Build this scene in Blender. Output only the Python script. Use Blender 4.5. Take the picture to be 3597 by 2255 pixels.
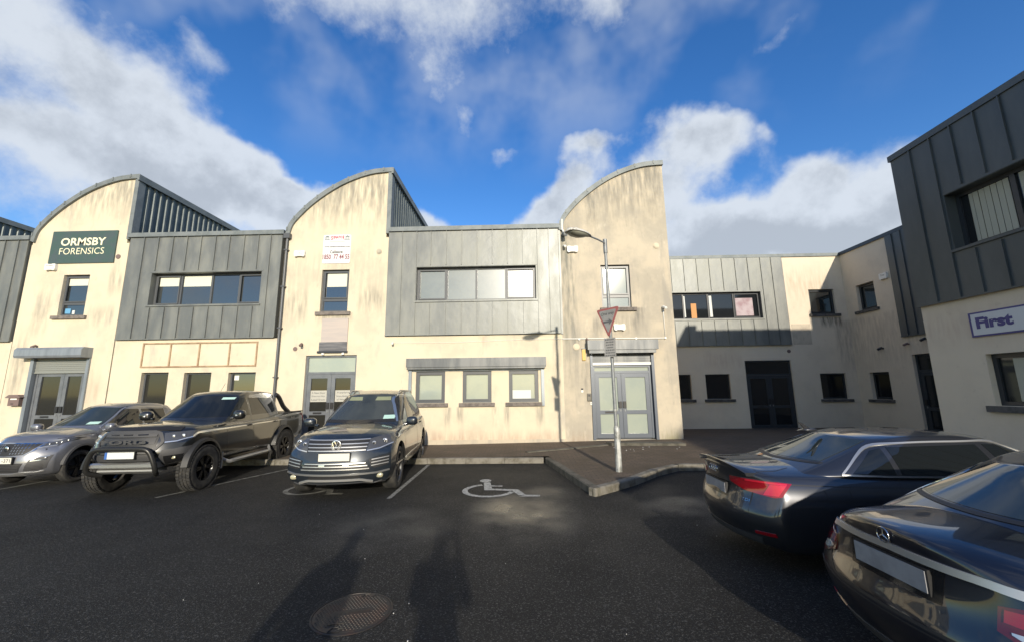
import bpy, bmesh, math, random
from mathutils import Vector, Matrix
from mathutils.bvhtree import BVHTree
random.seed(7)
R = math.radians
for o in list(bpy.data.objects): bpy.data.objects.remove(o)
scene = bpy.context.scene
COL = scene.collection

# ------------------------------------------------------------------ camera
cam_d = bpy.data.cameras.new('camera'); cam = bpy.data.objects.new('camera', cam_d); COL.objects.link(cam)
cam_d.sensor_width = 36; cam_d.lens = 1400.84/3597*36; cam_d.clip_end = 2000; cam_d.clip_start = .03
_p, _r, _y = R(9.696), R(-.6821), R(-1.509)
fw = Vector((math.sin(_y)*math.cos(_p), math.cos(_y)*math.cos(_p), math.sin(_p)))
rt = Vector((math.cos(_y), -math.sin(_y), 0)); up = rt.cross(fw)
r2 = math.cos(_r)*rt + math.sin(_r)*up; u2 = -math.sin(_r)*rt + math.cos(_r)*up
cm = Matrix((r2, u2, -fw)).transposed().to_4x4(); cm.translation = (0, 0, 1.68); cam.matrix_world = cm
scene.camera = cam
scene.render.resolution_x = 1024; scene.render.resolution_y = 641
scene.view_settings.view_transform = 'Standard'; scene.view_settings.look = 'None'
scene.view_settings.exposure = 0.28; scene.view_settings.gamma = 1

# ------------------------------------------------------------------ sun and sky
SUN_EL, SUN_AZ = 17.0, 10.4       # azimuth of the sun measured from -y towards +x
sd = Vector((math.sin(R(SUN_AZ))*math.cos(R(SUN_EL)), -math.cos(R(SUN_AZ))*math.cos(R(SUN_EL)), math.sin(R(SUN_EL))))
sl = bpy.data.lights.new('sun', 'SUN'); sl.energy = 4.3; sl.angle = R(.9); sl.color = (1, .90, .74)
so = bpy.data.objects.new('sun', sl); COL.objects.link(so); so.rotation_euler = sd.to_track_quat('Z', 'Y').to_euler(); so.location = sd*50
w = bpy.data.worlds.new('World'); scene.world = w; w.use_nodes = True
nt = w.node_tree; nt.nodes.clear()
def N(t, **k):
    n = nt.nodes.new(t)
    for a, b in k.items(): setattr(n, a, b)
    return n
def LK(a, b): nt.links.new(a, b)
def setin(s, v):
    if hasattr(v, 'is_linked'): LK(v, s)
    else: s.default_value = v
def MT(op, a, b=0., c=None, clamp=False):
    n = N('ShaderNodeMath', operation=op, use_clamp=clamp)
    setin(n.inputs[0], a); setin(n.inputs[1], b)
    if c is not None: setin(n.inputs[2], c)
    return n.outputs[0]
sky = N('ShaderNodeTexSky', sky_type='NISHITA', sun_disc=False, sun_elevation=R(SUN_EL), sun_rotation=R(180-SUN_AZ),
        altitude=50, air_density=1.0, dust_density=.25, ozone_density=2.2)
hs = N('ShaderNodeHueSaturation'); hs.inputs['Saturation'].default_value = 1.32; hs.inputs['Value'].default_value = 1.12; hs.inputs['Hue'].default_value = .512
LK(sky.outputs[0], hs.inputs['Color'])
tc = N('ShaderNodeTexCoord'); sp = N('ShaderNodeSeparateXYZ'); LK(tc.outputs['Generated'], sp.inputs[0])
def noise(vec, scale, detail, rough, dim='3D'):
    n = N('ShaderNodeTexNoise'); n.inputs['Scale'].default_value = scale; n.inputs['Detail'].default_value = detail
    n.inputs['Roughness'].default_value = rough; LK(vec, n.inputs['Vector']); return n
nz1 = noise(tc.outputs['Generated'], 3.2, 5, .55); nz2 = noise(tc.outputs['Generated'], 7.5, 8, .6)
mp = N('ShaderNodeMapping'); mp.inputs['Location'].default_value = (3.1, 1.7, .4); LK(tc.outputs['Generated'], mp.inputs['Vector'])
nz3 = noise(mp.outputs[0], 4.2, 4, .5)
s1 = N('ShaderNodeSeparateColor'); LK(nz1.outputs['Color'], s1.inputs[0])
az = MT('ADD', MT('ARCTAN2', sp.outputs[0], sp.outputs[1]), MT('MULTIPLY', MT('SUBTRACT', s1.outputs[0], .5), .34))
el = MT('ADD', MT('ARCSINE', sp.outputs[2]), MT('MULTIPLY', MT('SUBTRACT', s1.outputs[1], .5), .26))
# azimuth, elevation, half widths (degrees), weight, tilt of each cloud
BL = [(-57, 31, 11, 7.0, .88, -.35), (-48, 29.5, 6.5, 3.6, .66, -.35), (-55, 22.5, 11, 3.0, 1.0, 0), (-42, 27, 5, 1.6, .55, 0), (-43, 36, 4, 2.2, .40, -.3),
      (-30, 46, 16, 5, .46, .1), (-6, 49, 15, 5.5, .66, 0), (-14, 40.5, 7, 4.5, .44, -.3), (-11, 36, 4, 2.5, .30, -.4), (16, 49, 10, 5, .62, 0),
      (-38, 23, 9, 3.6, 1.2, .1), (-28, 22.5, 8, 3.8, 1.15, .0), (-33, 26, 4, 1.6, .6, 0), (-24, 25.5, 3, 1.4, .6, 0), (-50, 17, 9, 3, .45, 0),
      (11.5, 32.5, 4, 2.2, .75, .1), (8, 27, 4, 3, .75, .5), (25.5, 30.5, 5.5, 3.2, 1.35, -.2), (15.5, 22, 5, 5, .8, .6), (19, 25.5, 5, 3.6, .85, 0), (37.5, 23.8, 4.6, 2.9, 1.2, 0), (27.5, 21, 8, 2.6, .9, 0),
      (31, 16.5, 15, 3.0, 1.3, 0), (33, 29.5, 1.5, 1, .4, 0),
      (41, 18, 12, 3.8, 1.2, 0), (-14, 22.5, 4.2, 2.3, 1.0, 0), (5, 22, 6, 3.2, 1.05, .3), (36, 40, 6, 1.6, .40, .5), (0, 8, 60, 9, .9, 0), (-1.6, 33, 2, 1.1, .4, 0),
      (180, 24, 60, 12, 1.1, 0), (120, 25, 30, 10, .8, 0), (-120, 25, 30, 12, .8, 0)]
tot = None
for a_, e_, sa, se, wt, tl in BL:
    da = MT('SUBTRACT', az, R(a_)); de = MT('SUBTRACT', el, R(e_))
    if a_ == 180: da = MT('SUBTRACT', MT('ABSOLUTE', az), R(180))
    de = MT('SUBTRACT', de, MT('MULTIPLY', da, tl))
    q = MT('ADD', MT('POWER', MT('ABSOLUTE', MT('DIVIDE', da, R(sa))), 2.), MT('POWER', MT('ABSOLUTE', MT('DIVIDE', de, R(se))), 2.))
    g = MT('MULTIPLY', MT('EXPONENT', MT('MULTIPLY', q, -1.)), wt)
    tot = g if tot is None else MT('ADD', tot, g)
dens = MT('ADD', tot, MT('MULTIPLY', MT('SUBTRACT', nz2.outputs['Fac'], .5), 1.15))
def smooth(v, lo, hi, a=0., b=1.):
    n = N('ShaderNodeMapRange', interpolation_type='SMOOTHSTEP'); LK(v, n.inputs[0])
    for i, x in enumerate((lo, hi, a, b)): n.inputs[i+1].default_value = x
    return n.outputs[0]
cov = smooth(MT('ADD', dens, MT('MULTIPLY', MT('SUBTRACT', noise(tc.outputs['Generated'], 22, 6, .65).outputs['Fac'], .5), .35)), .24, .92)
nz4 = noise(mp.outputs[0], 14, 6, .6)
upd = N('ShaderNodeMapping'); upd.inputs['Location'].default_value = (0, 0, .045); LK(tc.outputs['Generated'], upd.inputs['Vector']); nz5 = noise(upd.outputs[0], 7.5, 8, .6)
relief = MT('MULTIPLY', MT('SUBTRACT', nz5.outputs['Fac'], nz2.outputs['Fac']), 3.2)      # sunlit tops, grey undersides
veil = MT('MULTIPLY', MT('MULTIPLY', smooth(nz3.outputs['Fac'], .46, .68), smooth(sp.outputs[2], .45, .66)), .34)
cov = MT('MAXIMUM', cov, veil)
core = smooth(MT('ADD', MT('ADD', dens, MT('MULTIPLY', MT('SUBTRACT', nz3.outputs['Fac'], .5), 1.6)), MT('ADD', relief, MT('MULTIPLY', MT('SUBTRACT', nz4.outputs['Fac'], .5), .9))), .70, 1.9)
cmix = N('ShaderNodeMix', data_type='RGBA'); LK(core, cmix.inputs[0])
cmix.inputs[6].default_value = (.68, .73, .79, 1); cmix.inputs[7].default_value = (.46, .50, .55, 1)
b1 = N('ShaderNodeBackground'); LK(hs.outputs[0], b1.inputs[0]); b1.inputs[1].default_value = .15
b2 = N('ShaderNodeBackground'); LK(cmix.outputs[2], b2.inputs[0]); b2.inputs[1].default_value = .90
ms = N('ShaderNodeMixShader'); LK(MT('MULTIPLY', cov, .92), ms.inputs[0]); LK(b1.outputs[0], ms.inputs[1]); LK(b2.outputs[0], ms.inputs[2])
wo = N('ShaderNodeOutputWorld'); LK(ms.outputs[0], wo.inputs[0])

# ------------------------------------------------------------------ materials
def mat(name, col, rough=.6, metal=0., col2=None, nscale=6., nlo=.4, nhi=.65, stretch=(1, 1, 1), bump=0., bscale=60., coat=0., ior=None, emit=0., rough2=None, extra=None, trans=0.):
    m = bpy.data.materials.new(name); m.use_nodes = True; t = m.node_tree; b = t.nodes['Principled BSDF']
    b.inputs['Base Color'].default_value = (*col, 1); b.inputs['Roughness'].default_value = rough; b.inputs['Metallic'].default_value = metal
    if coat: b.inputs['Coat Weight'].default_value = coat; b.inputs['Coat Roughness'].default_value = .04
    if ior: b.inputs['IOR'].default_value = ior
    if trans: b.inputs['Transmission Weight'].default_value = trans
    if emit: b.inputs['Emission Color'].default_value = (*col, 1); b.inputs['Emission Strength'].default_value = emit
    def nn(ty): return t.nodes.new(ty)
    tcn = nn('ShaderNodeTexCoord')
    cur = None
    if col2:
        mpn = nn('ShaderNodeMapping'); mpn.inputs['Scale'].default_value = stretch; t.links.new(tcn.outputs['Object'], mpn.inputs['Vector'])
        no = nn('ShaderNodeTexNoise'); no.inputs['Scale'].default_value = nscale; no.inputs['Detail'].default_value = 7; no.inputs['Roughness'].default_value = .62
        t.links.new(mpn.outputs[0], no.inputs['Vector'])
        mr = nn('ShaderNodeMapRange'); mr.interpolation_type = 'SMOOTHSTEP'; mr.inputs[1].default_value = nlo; mr.inputs[2].default_value = nhi; t.links.new(no.outputs['Fac'], mr.inputs[0])
        mx = nn('ShaderNodeMix'); mx.data_type = 'RGBA'; mx.inputs[6].default_value = (*col, 1); mx.inputs[7].default_value = (*col2, 1)
        t.links.new(mr.outputs[0], mx.inputs[0]); cur = mx.outputs[2]
        if rough2 is not None:
            mq = nn('ShaderNodeMapRange'); mq.inputs[3].default_value = rough; mq.inputs[4].default_value = rough2; t.links.new(mr.outputs[0], mq.inputs[0]); t.links.new(mq.outputs[0], b.inputs['Roughness'])
    for (c3, sc, lo, hi, st, amt) in (extra or []):
        mpn = nn('ShaderNodeMapping'); mpn.inputs['Scale'].default_value = st; mpn.inputs['Location'].default_value = (sc*1.3, sc*.7, sc*.2); t.links.new(tcn.outputs['Object'], mpn.inputs['Vector'])
        no = nn('ShaderNodeTexNoise'); no.inputs['Scale'].default_value = sc; no.inputs['Detail'].default_value = 6; no.inputs['Roughness'].default_value = .6; t.links.new(mpn.outputs[0], no.inputs['Vector'])
        mr = nn('ShaderNodeMapRange'); mr.interpolation_type = 'SMOOTHSTEP'; mr.inputs[1].default_value = lo; mr.inputs[2].default_value = hi; mr.inputs[4].default_value = amt; t.links.new(no.outputs['Fac'], mr.inputs[0])
        mx = nn('ShaderNodeMix'); mx.data_type = 'RGBA'; mx.inputs[7].default_value = (*c3, 1); t.links.new(mr.outputs[0], mx.inputs[0])
        if cur is None: mx.inputs[6].default_value = (*col, 1)
        else: t.links.new(cur, mx.inputs[6])
        cur = mx.outputs[2]
    if cur is not None: t.links.new(cur, b.inputs['Base Color'])
    if bump:
        nb = nn('ShaderNodeTexNoise'); nb.inputs['Scale'].default_value = bscale; nb.inputs['Detail'].default_value = 4; t.links.new(tcn.outputs['Object'], nb.inputs['Vector'])
        bu = nn('ShaderNodeBump'); bu.inputs['Strength'].default_value = bump; bu.inputs['Distance'].default_value = .02; t.links.new(nb.outputs['Fac'], bu.inputs['Height']); t.links.new(bu.outputs[0], b.inputs['Normal'])
    return m
CREAM = (.63, .56, .42)
M = {}
M['render'] = mat('cream_render', CREAM, .9, col2=(.55, .485, .37), nscale=1.1, nlo=.42, nhi=.68, bump=.25, bscale=90,
                  extra=[((.42, .39, .33), 1.1, .54, .74, (1.6, 1.6, .6), .7), ((.34, .31, .26), 5.5, .60, .78, (1.3, 1.3, .5), .55), ((.50, .40, .30), .7, .62, .8, (1, 1, 1), .25), ((.66, .59, .46), 7., .6, .7, (1, 1, .4), .5)])
M['render_dirty'] = mat('weathered_render', (.52, .455, .35), .9, col2=(.40, .36, .29), nscale=1.2, nlo=.38, nhi=.66, bump=.3, bscale=80,
                  extra=[((.30, .28, .245), 1.2, .50, .72, (1.8, 1.8, .30), .75), ((.24, .23, .205), 6., .58, .76, (1.4, 1.4, .35), .5), ((.60, .54, .43), 6., .6, .72, (1, 1, .4), .5)])
M['render_shade'] = mat('courtyard_render', (.66, .575, .455), .9, col2=(.61, .53, .42), nscale=1.2, nlo=.45, nhi=.7, bump=.3, bscale=110,
                  extra=[((.42, .36, .30), 1.3, .62, .82, (1.6, 1.6, .6), .35), ((.46, .38, .30), 7.5, .60, .76, (1, 1, .9), .35)])
def add_stains(m, lst):      # grime with fixed positions on a wall: (x0, x1, z0, z1, amount, colour); object coordinates of the wall
    t = m.node_tree; b = t.nodes['Principled BSDF']; cur = b.inputs['Base Color'].links[0].from_socket
    tcn = t.nodes.new('ShaderNodeTexCoord'); sx = t.nodes.new('ShaderNodeSeparateXYZ'); t.links.new(tcn.outputs['Object'], sx.inputs[0])
    mpn = t.nodes.new('ShaderNodeMapping'); mpn.inputs['Scale'].default_value = (7, 7, 1.1); t.links.new(tcn.outputs['Object'], mpn.inputs['Vector'])
    no = t.nodes.new('ShaderNodeTexNoise'); no.inputs['Scale'].default_value = 1.6; no.inputs['Detail'].default_value = 6; t.links.new(mpn.outputs[0], no.inputs['Vector'])
    nm = t.nodes.new('ShaderNodeMapRange'); nm.inputs[1].default_value = .32; nm.inputs[2].default_value = .66; t.links.new(no.outputs['Fac'], nm.inputs[0])
    def M2(op, a, b_):
        n = t.nodes.new('ShaderNodeMath'); n.operation = op
        for s_, v in ((n.inputs[0], a), (n.inputs[1], b_)):
            if hasattr(v, 'is_linked'): t.links.new(v, s_)
            else: s_.default_value = v
        return n.outputs[0]
    def sm(v, lo, hi):
        n = t.nodes.new('ShaderNodeMapRange'); n.interpolation_type = 'SMOOTHSTEP'; t.links.new(v, n.inputs[0]); n.inputs[1].default_value = lo; n.inputs[2].default_value = hi; return n.outputs[0]
    for x0, x1, z0, z1, am, col in lst:
        e = min(.18, (x1-x0)*.45); f_ = (z1-z0)
        wx = M2('MULTIPLY', sm(sx.outputs[0], x0, x0+e), M2('SUBTRACT', 1., sm(sx.outputs[0], x1-e, x1)))
        if am < 0: wz = M2('SUBTRACT', 1., sm(sx.outputs[2], z0, z1)); am = -am                                                       # rises from the ground
        elif am > 1: wz = M2('MULTIPLY', sm(sx.outputs[2], z0, z0+f_*.5), M2('SUBTRACT', 1., sm(sx.outputs[2], z1-f_*.5, z1))); am -= 1   # a smudge
        else: wz = M2('MULTIPLY', sm(sx.outputs[2], z0, z0+f_*.7), M2('SUBTRACT', 1., sm(sx.outputs[2], z1-f_*.06, z1)))
        w_ = M2('MULTIPLY', M2('MULTIPLY', wx, wz), M2('MULTIPLY', nm.outputs[0], am))
        mx = t.nodes.new('ShaderNodeMix'); mx.data_type = 'RGBA'; t.links.new(w_, mx.inputs[0]); t.links.new(cur, mx.inputs[6]); mx.inputs[7].default_value = (*col, 1); cur = mx.outputs[2]
    t.links.new(cur, b.inputs['Base Color'])
GR = (.20, .19, .165); RD_ = (.42, .28, .21)
add_stains(M['render'], [(-2.42, -2.10, .45, 1.2, 1, GR), (-2.02, -1.74, .55, 1.2, .9, GR), (-.98, -.72, .5, 1.2, 1, GR), (-.62, -.36, .4, 1.2, .9, GR), (.30, .66, .4, 1.2, .9, GR), (-2.9, 1.1, .22, .62, -.7, RD_),
    (-7.5, -6.6, 3.5, 5.15, 1.65, GR), (-5.2, -4.2, 3.8, 5.2, 1.65, GR), (-7.6, -4.2, 6.4, 9.2, 1.62, (.24, .225, .19)), (-16.0, -12.7, 6.9, 9.2, 1.55, (.24, .225, .19)), (-7.0, -4.3, 7.0, 8.9, .65, GR), (-15.6, -12.8, 7.6, 8.9, .6, GR), (-7.5, -4.2, 4.4, 6.6, 1.35, (.30, .28, .24)), (-6.5, -5.2, 3.7, 4.1, .7, GR), (-15.6, -14.9, 3.2, 5.4, 1.6, GR), (-16.0, -15.4, .8, 4.2, 1.7, GR), (-13.5, -12.9, .6, 2.9, 1.5, (.38, .28, .2)), (-13.8, -12.8, 3.6, 4.6, 1.5, GR),
    (-13.3, -12.7, 4.6, 6.0, 1.6, GR), (.85, 1.2, .3, 3.3, .8, GR), (-1.4, -1.1, 2.7, 3.3, .6, RD_)])
add_stains(M['render_dirty'], [(1.1, 1.75, .3, 6.9, .95, (.20, .20, .17)), (2.0, 4.6, 6.2, 9.2, .85, GR), (3.3, 3.75, 3.3, 4.1, .9, GR), (2.0, 2.5, 5.8, 8.4, .8, GR), (1.65, 2.05, .9, 2.5, .7, GR), (2.0, 3.6, 3.0, 4.1, 1.6, GR), (3.88, 4.6, .15, .7, -.8, (.20, .19, .10)), (1.2, 2.0, .15, .6, -.6, (.3, .22, .16))])
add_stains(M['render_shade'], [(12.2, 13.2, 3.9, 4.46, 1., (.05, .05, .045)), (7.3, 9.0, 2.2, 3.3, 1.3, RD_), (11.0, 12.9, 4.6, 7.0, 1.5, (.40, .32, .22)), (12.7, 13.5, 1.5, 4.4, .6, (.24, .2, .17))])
M['zinc'] = mat('zinc_cladding', (.155, .163, .160), .42, .35, col2=(.225, .232, .215), nscale=1.6, nlo=.35, nhi=.7, stretch=(1.5, 1.5, .45), rough2=.55, bump=.35, bscale=2.6, extra=[((.30, .30, .28), 9., .60, .8, (2, 2, .2), .35)])
M['zinc_dark'] = mat('zinc_cladding_dark', (.075, .088, .095), .45, .3, col2=(.11, .122, .125), nscale=1.4, nlo=.35, nhi=.7, stretch=(1.5, 1.5, .45), rough2=.55, bump=.35, bscale=2.6)
M['flash'] = mat('flashing_metal', (.19, .21, .215), .6, .2, col2=(.14, .16, .165), nscale=3)
M['corr'] = mat('corrugated_metal', (.085, .105, .11), .5, .3, col2=(.13, .15, .15), nscale=2)
M['roof'] = mat('roof_metal', (.17, .22, .21), .5, .3)
M['frame'] = mat('grey_frame', (.085, .09, .098), .4, .1)
M['frame_dk'] = mat('dark_frame', (.028, .032, .038), .35)
M['doorg'] = mat('grey_door_metal', (.17, .18, .195), .35, .2, col2=(.13, .14, .155), nscale=3)
M['door_dk'] = mat('dark_door_metal', (.035, .042, .05), .35, .1)
M['doorb'] = mat('slate_door_metal', (.10, .115, .14), .35, .2)
M['glass'] = mat('window_glass', (.022, .026, .027), .04, ior=2.25)
M['glass_dk'] = mat('door_glass', (.025, .025, .022), .06, ior=1.6)
M['frost'] = mat('frosted_glass', (.15, .17, .16), .265, ior=2.1, col2=(.13, .15, .145), nscale=3)
M['frost_lit'] = mat('frosted_glass_pale', (.34, .375, .315), .16, ior=1.8, col2=(.30, .34, .30), nscale=1.2)
M['glass_court'] = mat('courtyard_glass', (.012, .014, .016), .05, ior=1.5)
M['blind'] = mat('roller_blind', (.62, .62, .52), .7)
M['vblind'] = mat('vertical_blind', (.40, .40, .33), .8)
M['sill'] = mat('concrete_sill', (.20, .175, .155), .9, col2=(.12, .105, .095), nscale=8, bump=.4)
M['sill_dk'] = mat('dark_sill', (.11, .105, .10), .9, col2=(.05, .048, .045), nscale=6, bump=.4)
M['white'] = mat('white_plastic', (.74, .73, .68), .45)
M['whitepaint'] = mat('white_paint', (.62, .62, .60), .5)
M['green_sign'] = mat('green_signboard', (.045, .085, .075), .5, col2=(.055, .08, .085), nscale=3)
M['cream_text'] = mat('cream_lettering', (.82, .78, .55), .5)
M['red_text'] = mat('red_lettering', (.50, .06, .09), .5)
M['dark_text'] = mat('dark_lettering', (.12, .12, .12), .5)
M['purple'] = mat('purple_lettering', (.045, .045, .20), .4)
M['shutter_grey'] = mat('shutter_box_grey', (.27, .30, .33), .4, .3, col2=(.21, .235, .26), nscale=2, stretch=(3, 3, .5))
M['shutter_dk'] = mat('shutter_box_dark', (.10, .108, .115), .45, .3, col2=(.17, .175, .175), nscale=1.4, stretch=(2.5, 1, .4))
M['shutter_lath'] = mat('shutter_lath', (.25, .26, .24), .45, .2)
M['brown'] = mat('brown_paint', (.17, .12, .11), .6)
M['rust'] = mat('wooden_batten', (.40, .29, .18), .85, col2=(.28, .18, .11), nscale=5)
M['black'] = mat('black_plastic', (.018, .018, .019), .5)
M['blackgloss'] = mat('black_gloss', (.012, .012, .013), .12)
M['yellow'] = mat('yellow_box', (.62, .40, .09), .5)
M['asphalt'] = mat('asphalt', (.015, .015, .0145), .64, col2=(.010, .010, .0097), nscale=.7, nlo=.35, nhi=.7, bump=1., bscale=120, rough2=.74,
                   extra=[((.15, .15, .14), 62., .55, .66, (1, 1, 1), .8), ((.10, .10, .094), 28., .58, .68, (1, 1, 1), .6), ((.004, .004, .004), 40., .53, .64, (1, 1, 1), .8), ((.16, .155, .14), 110., .58, .68, (1, 1, 1), .8), ((.050, .046, .038), .45, .55, .75, (1, 1, 1), .6), ((.013, .013, .012), 1.1, .60, .70, (1, 1, 1), .5)])
def painted_sheen(m):  # sun bounced off the windows, painted as paler, smoother patches of asphalt
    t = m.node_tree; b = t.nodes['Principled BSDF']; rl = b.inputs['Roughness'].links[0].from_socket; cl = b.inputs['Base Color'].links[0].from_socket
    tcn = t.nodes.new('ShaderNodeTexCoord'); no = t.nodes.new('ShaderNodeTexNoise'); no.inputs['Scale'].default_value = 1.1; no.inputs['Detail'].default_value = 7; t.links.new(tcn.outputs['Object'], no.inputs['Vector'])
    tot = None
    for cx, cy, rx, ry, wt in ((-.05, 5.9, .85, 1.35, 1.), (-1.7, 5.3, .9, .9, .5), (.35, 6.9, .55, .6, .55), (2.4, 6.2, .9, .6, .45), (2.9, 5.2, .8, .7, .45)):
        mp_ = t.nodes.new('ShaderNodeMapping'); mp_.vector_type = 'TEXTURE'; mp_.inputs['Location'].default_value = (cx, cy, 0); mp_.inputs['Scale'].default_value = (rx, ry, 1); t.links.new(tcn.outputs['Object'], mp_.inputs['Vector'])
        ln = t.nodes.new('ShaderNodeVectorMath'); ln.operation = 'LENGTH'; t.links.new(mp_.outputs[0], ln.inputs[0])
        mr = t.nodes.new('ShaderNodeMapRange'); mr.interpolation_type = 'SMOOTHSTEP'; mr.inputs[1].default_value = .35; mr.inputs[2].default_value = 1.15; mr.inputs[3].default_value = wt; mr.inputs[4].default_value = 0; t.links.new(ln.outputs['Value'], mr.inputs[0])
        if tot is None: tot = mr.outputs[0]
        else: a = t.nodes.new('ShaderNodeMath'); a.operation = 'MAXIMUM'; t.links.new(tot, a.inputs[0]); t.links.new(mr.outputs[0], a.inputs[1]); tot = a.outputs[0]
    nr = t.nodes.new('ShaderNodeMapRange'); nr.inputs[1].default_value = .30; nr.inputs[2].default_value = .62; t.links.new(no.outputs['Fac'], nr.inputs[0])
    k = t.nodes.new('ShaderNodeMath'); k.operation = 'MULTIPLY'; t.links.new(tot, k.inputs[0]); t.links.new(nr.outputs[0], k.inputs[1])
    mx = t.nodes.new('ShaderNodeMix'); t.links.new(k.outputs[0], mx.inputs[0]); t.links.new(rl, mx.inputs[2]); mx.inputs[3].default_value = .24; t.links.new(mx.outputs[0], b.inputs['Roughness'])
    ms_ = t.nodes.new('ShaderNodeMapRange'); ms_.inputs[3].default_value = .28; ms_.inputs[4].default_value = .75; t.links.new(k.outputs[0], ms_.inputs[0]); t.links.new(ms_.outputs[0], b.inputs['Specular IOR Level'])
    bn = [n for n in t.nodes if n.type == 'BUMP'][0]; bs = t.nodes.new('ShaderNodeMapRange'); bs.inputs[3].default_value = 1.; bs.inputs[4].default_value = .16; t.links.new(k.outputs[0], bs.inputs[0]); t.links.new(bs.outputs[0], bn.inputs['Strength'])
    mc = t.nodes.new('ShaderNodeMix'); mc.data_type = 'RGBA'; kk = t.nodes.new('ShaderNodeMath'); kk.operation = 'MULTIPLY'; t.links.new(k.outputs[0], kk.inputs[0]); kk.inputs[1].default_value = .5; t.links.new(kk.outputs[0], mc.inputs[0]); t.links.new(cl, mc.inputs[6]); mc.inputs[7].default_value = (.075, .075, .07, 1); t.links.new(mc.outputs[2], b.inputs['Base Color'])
painted_sheen(M['asphalt'])
M['kerb'] = mat('kerb_concrete', (.21, .195, .165), .9, col2=(.11, .10, .075), nscale=5, bump=.5, bscale=50)
M['kerb_dk'] = mat('kerb_concrete_dirty', (.13, .12, .095), .9, col2=(.07, .065, .05), nscale=4, bump=.6, bscale=40)
M['marking'] = mat('road_paint', (.46, .46, .43), .6, col2=(.10, .10, .09), nscale=22, nlo=.46, nhi=.66, bump=.5, bscale=120)
M['marking_worn'] = mat('road_paint_worn', (.22, .22, .20), .6, col2=(.06, .06, .055), nscale=7, nlo=.40, nhi=.66, bump=.5, bscale=120)
M['galv'] = mat('galvanised_steel', (.25, .265, .27), .5, .3, col2=(.19, .20, .205), nscale=14, bump=.1)
M['galv_base'] = mat('weathered_steel', (.44, .45, .43), .55, .35, col2=(.20, .20, .185), nscale=9, nlo=.45, nhi=.62, stretch=(1, 1, .6))
M['lampcase'] = mat('lamp_casing', (.58, .56, .50), .6, col2=(.25, .22, .18), nscale=12, nlo=.54, nhi=.64)
M['lampglass'] = mat('lamp_bowl', (.26, .26, .21), .3, ior=1.5)
M['signface'] = mat('sign_face', (.34, .33, .31), .5, col2=(.27, .26, .24), nscale=7)
M['signred'] = mat('sign_red', (.36, .12, .11), .6)
M['rustiron'] = mat('rusty_cast_iron', (.040, .037, .034), .55, .4, col2=(.060, .040, .032), nscale=7, nlo=.42, nhi=.62)
M['paper'] = mat('paper', (.60, .62, .60), .7)
M['papermint'] = mat('permit_paper', (.42, .62, .56), .7)
def paver_mat():
    m = bpy.data.materials.new('brown_pavers'); m.use_nodes = True; t = m.node_tree; b = t.nodes['Principled BSDF']
    tcn = t.nodes.new('ShaderNodeTexCoord'); br = t.nodes.new('ShaderNodeTexBrick')
    br.inputs['Color1'].default_value = (.135, .098, .068, 1); br.inputs['Color2'].default_value = (.100, .076, .055, 1); br.inputs['Mortar'].default_value = (.04, .034, .026, 1)
    br.inputs['Scale'].default_value = 1; br.inputs['Brick Width'].default_value = .2; br.inputs['Row Height'].default_value = .1; br.inputs['Mortar Size'].default_value = .006
    t.links.new(tcn.outputs['Object'], br.inputs['Vector'])
    no = t.nodes.new('ShaderNodeTexNoise'); no.inputs['Scale'].default_value = 2.2; no.inputs['Detail'].default_value = 8; t.links.new(tcn.outputs['Object'], no.inputs['Vector'])
    mr = t.nodes.new('ShaderNodeMapRange'); mr.inputs[1].default_value = .4; mr.inputs[2].default_value = .7; t.links.new(no.outputs['Fac'], mr.inputs[0])
    mx = t.nodes.new('ShaderNodeMix'); mx.data_type = 'RGBA'; mx.inputs[7].default_value = (.080, .060, .038, 1); t.links.new(mr.outputs[0], mx.inputs[0]); t.links.new(br.outputs['Color'], mx.inputs[6])
    t.links.new(mx.outputs[2], b.inputs['Base Color']); b.inputs['Roughness'].default_value = .85
    nb = t.nodes.new('ShaderNodeTexNoise'); nb.inputs['Scale'].default_value = 70; t.links.new(tcn.outputs['Object'], nb.inputs['Vector'])
    ad = t.nodes.new('ShaderNodeMath'); ad.operation = 'SUBTRACT'; t.links.new(nb.outputs['Fac'], ad.inputs[0]); t.links.new(br.outputs['Fac'], ad.inputs[1])
    bu = t.nodes.new('ShaderNodeBump'); bu.inputs['Strength'].default_value = .5; bu.inputs['Distance'].default_value = .015; t.links.new(ad.outputs[0], bu.inputs['Height']); t.links.new(bu.outputs[0], b.inputs['Normal'])
    return m
M['paver'] = paver_mat()

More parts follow.
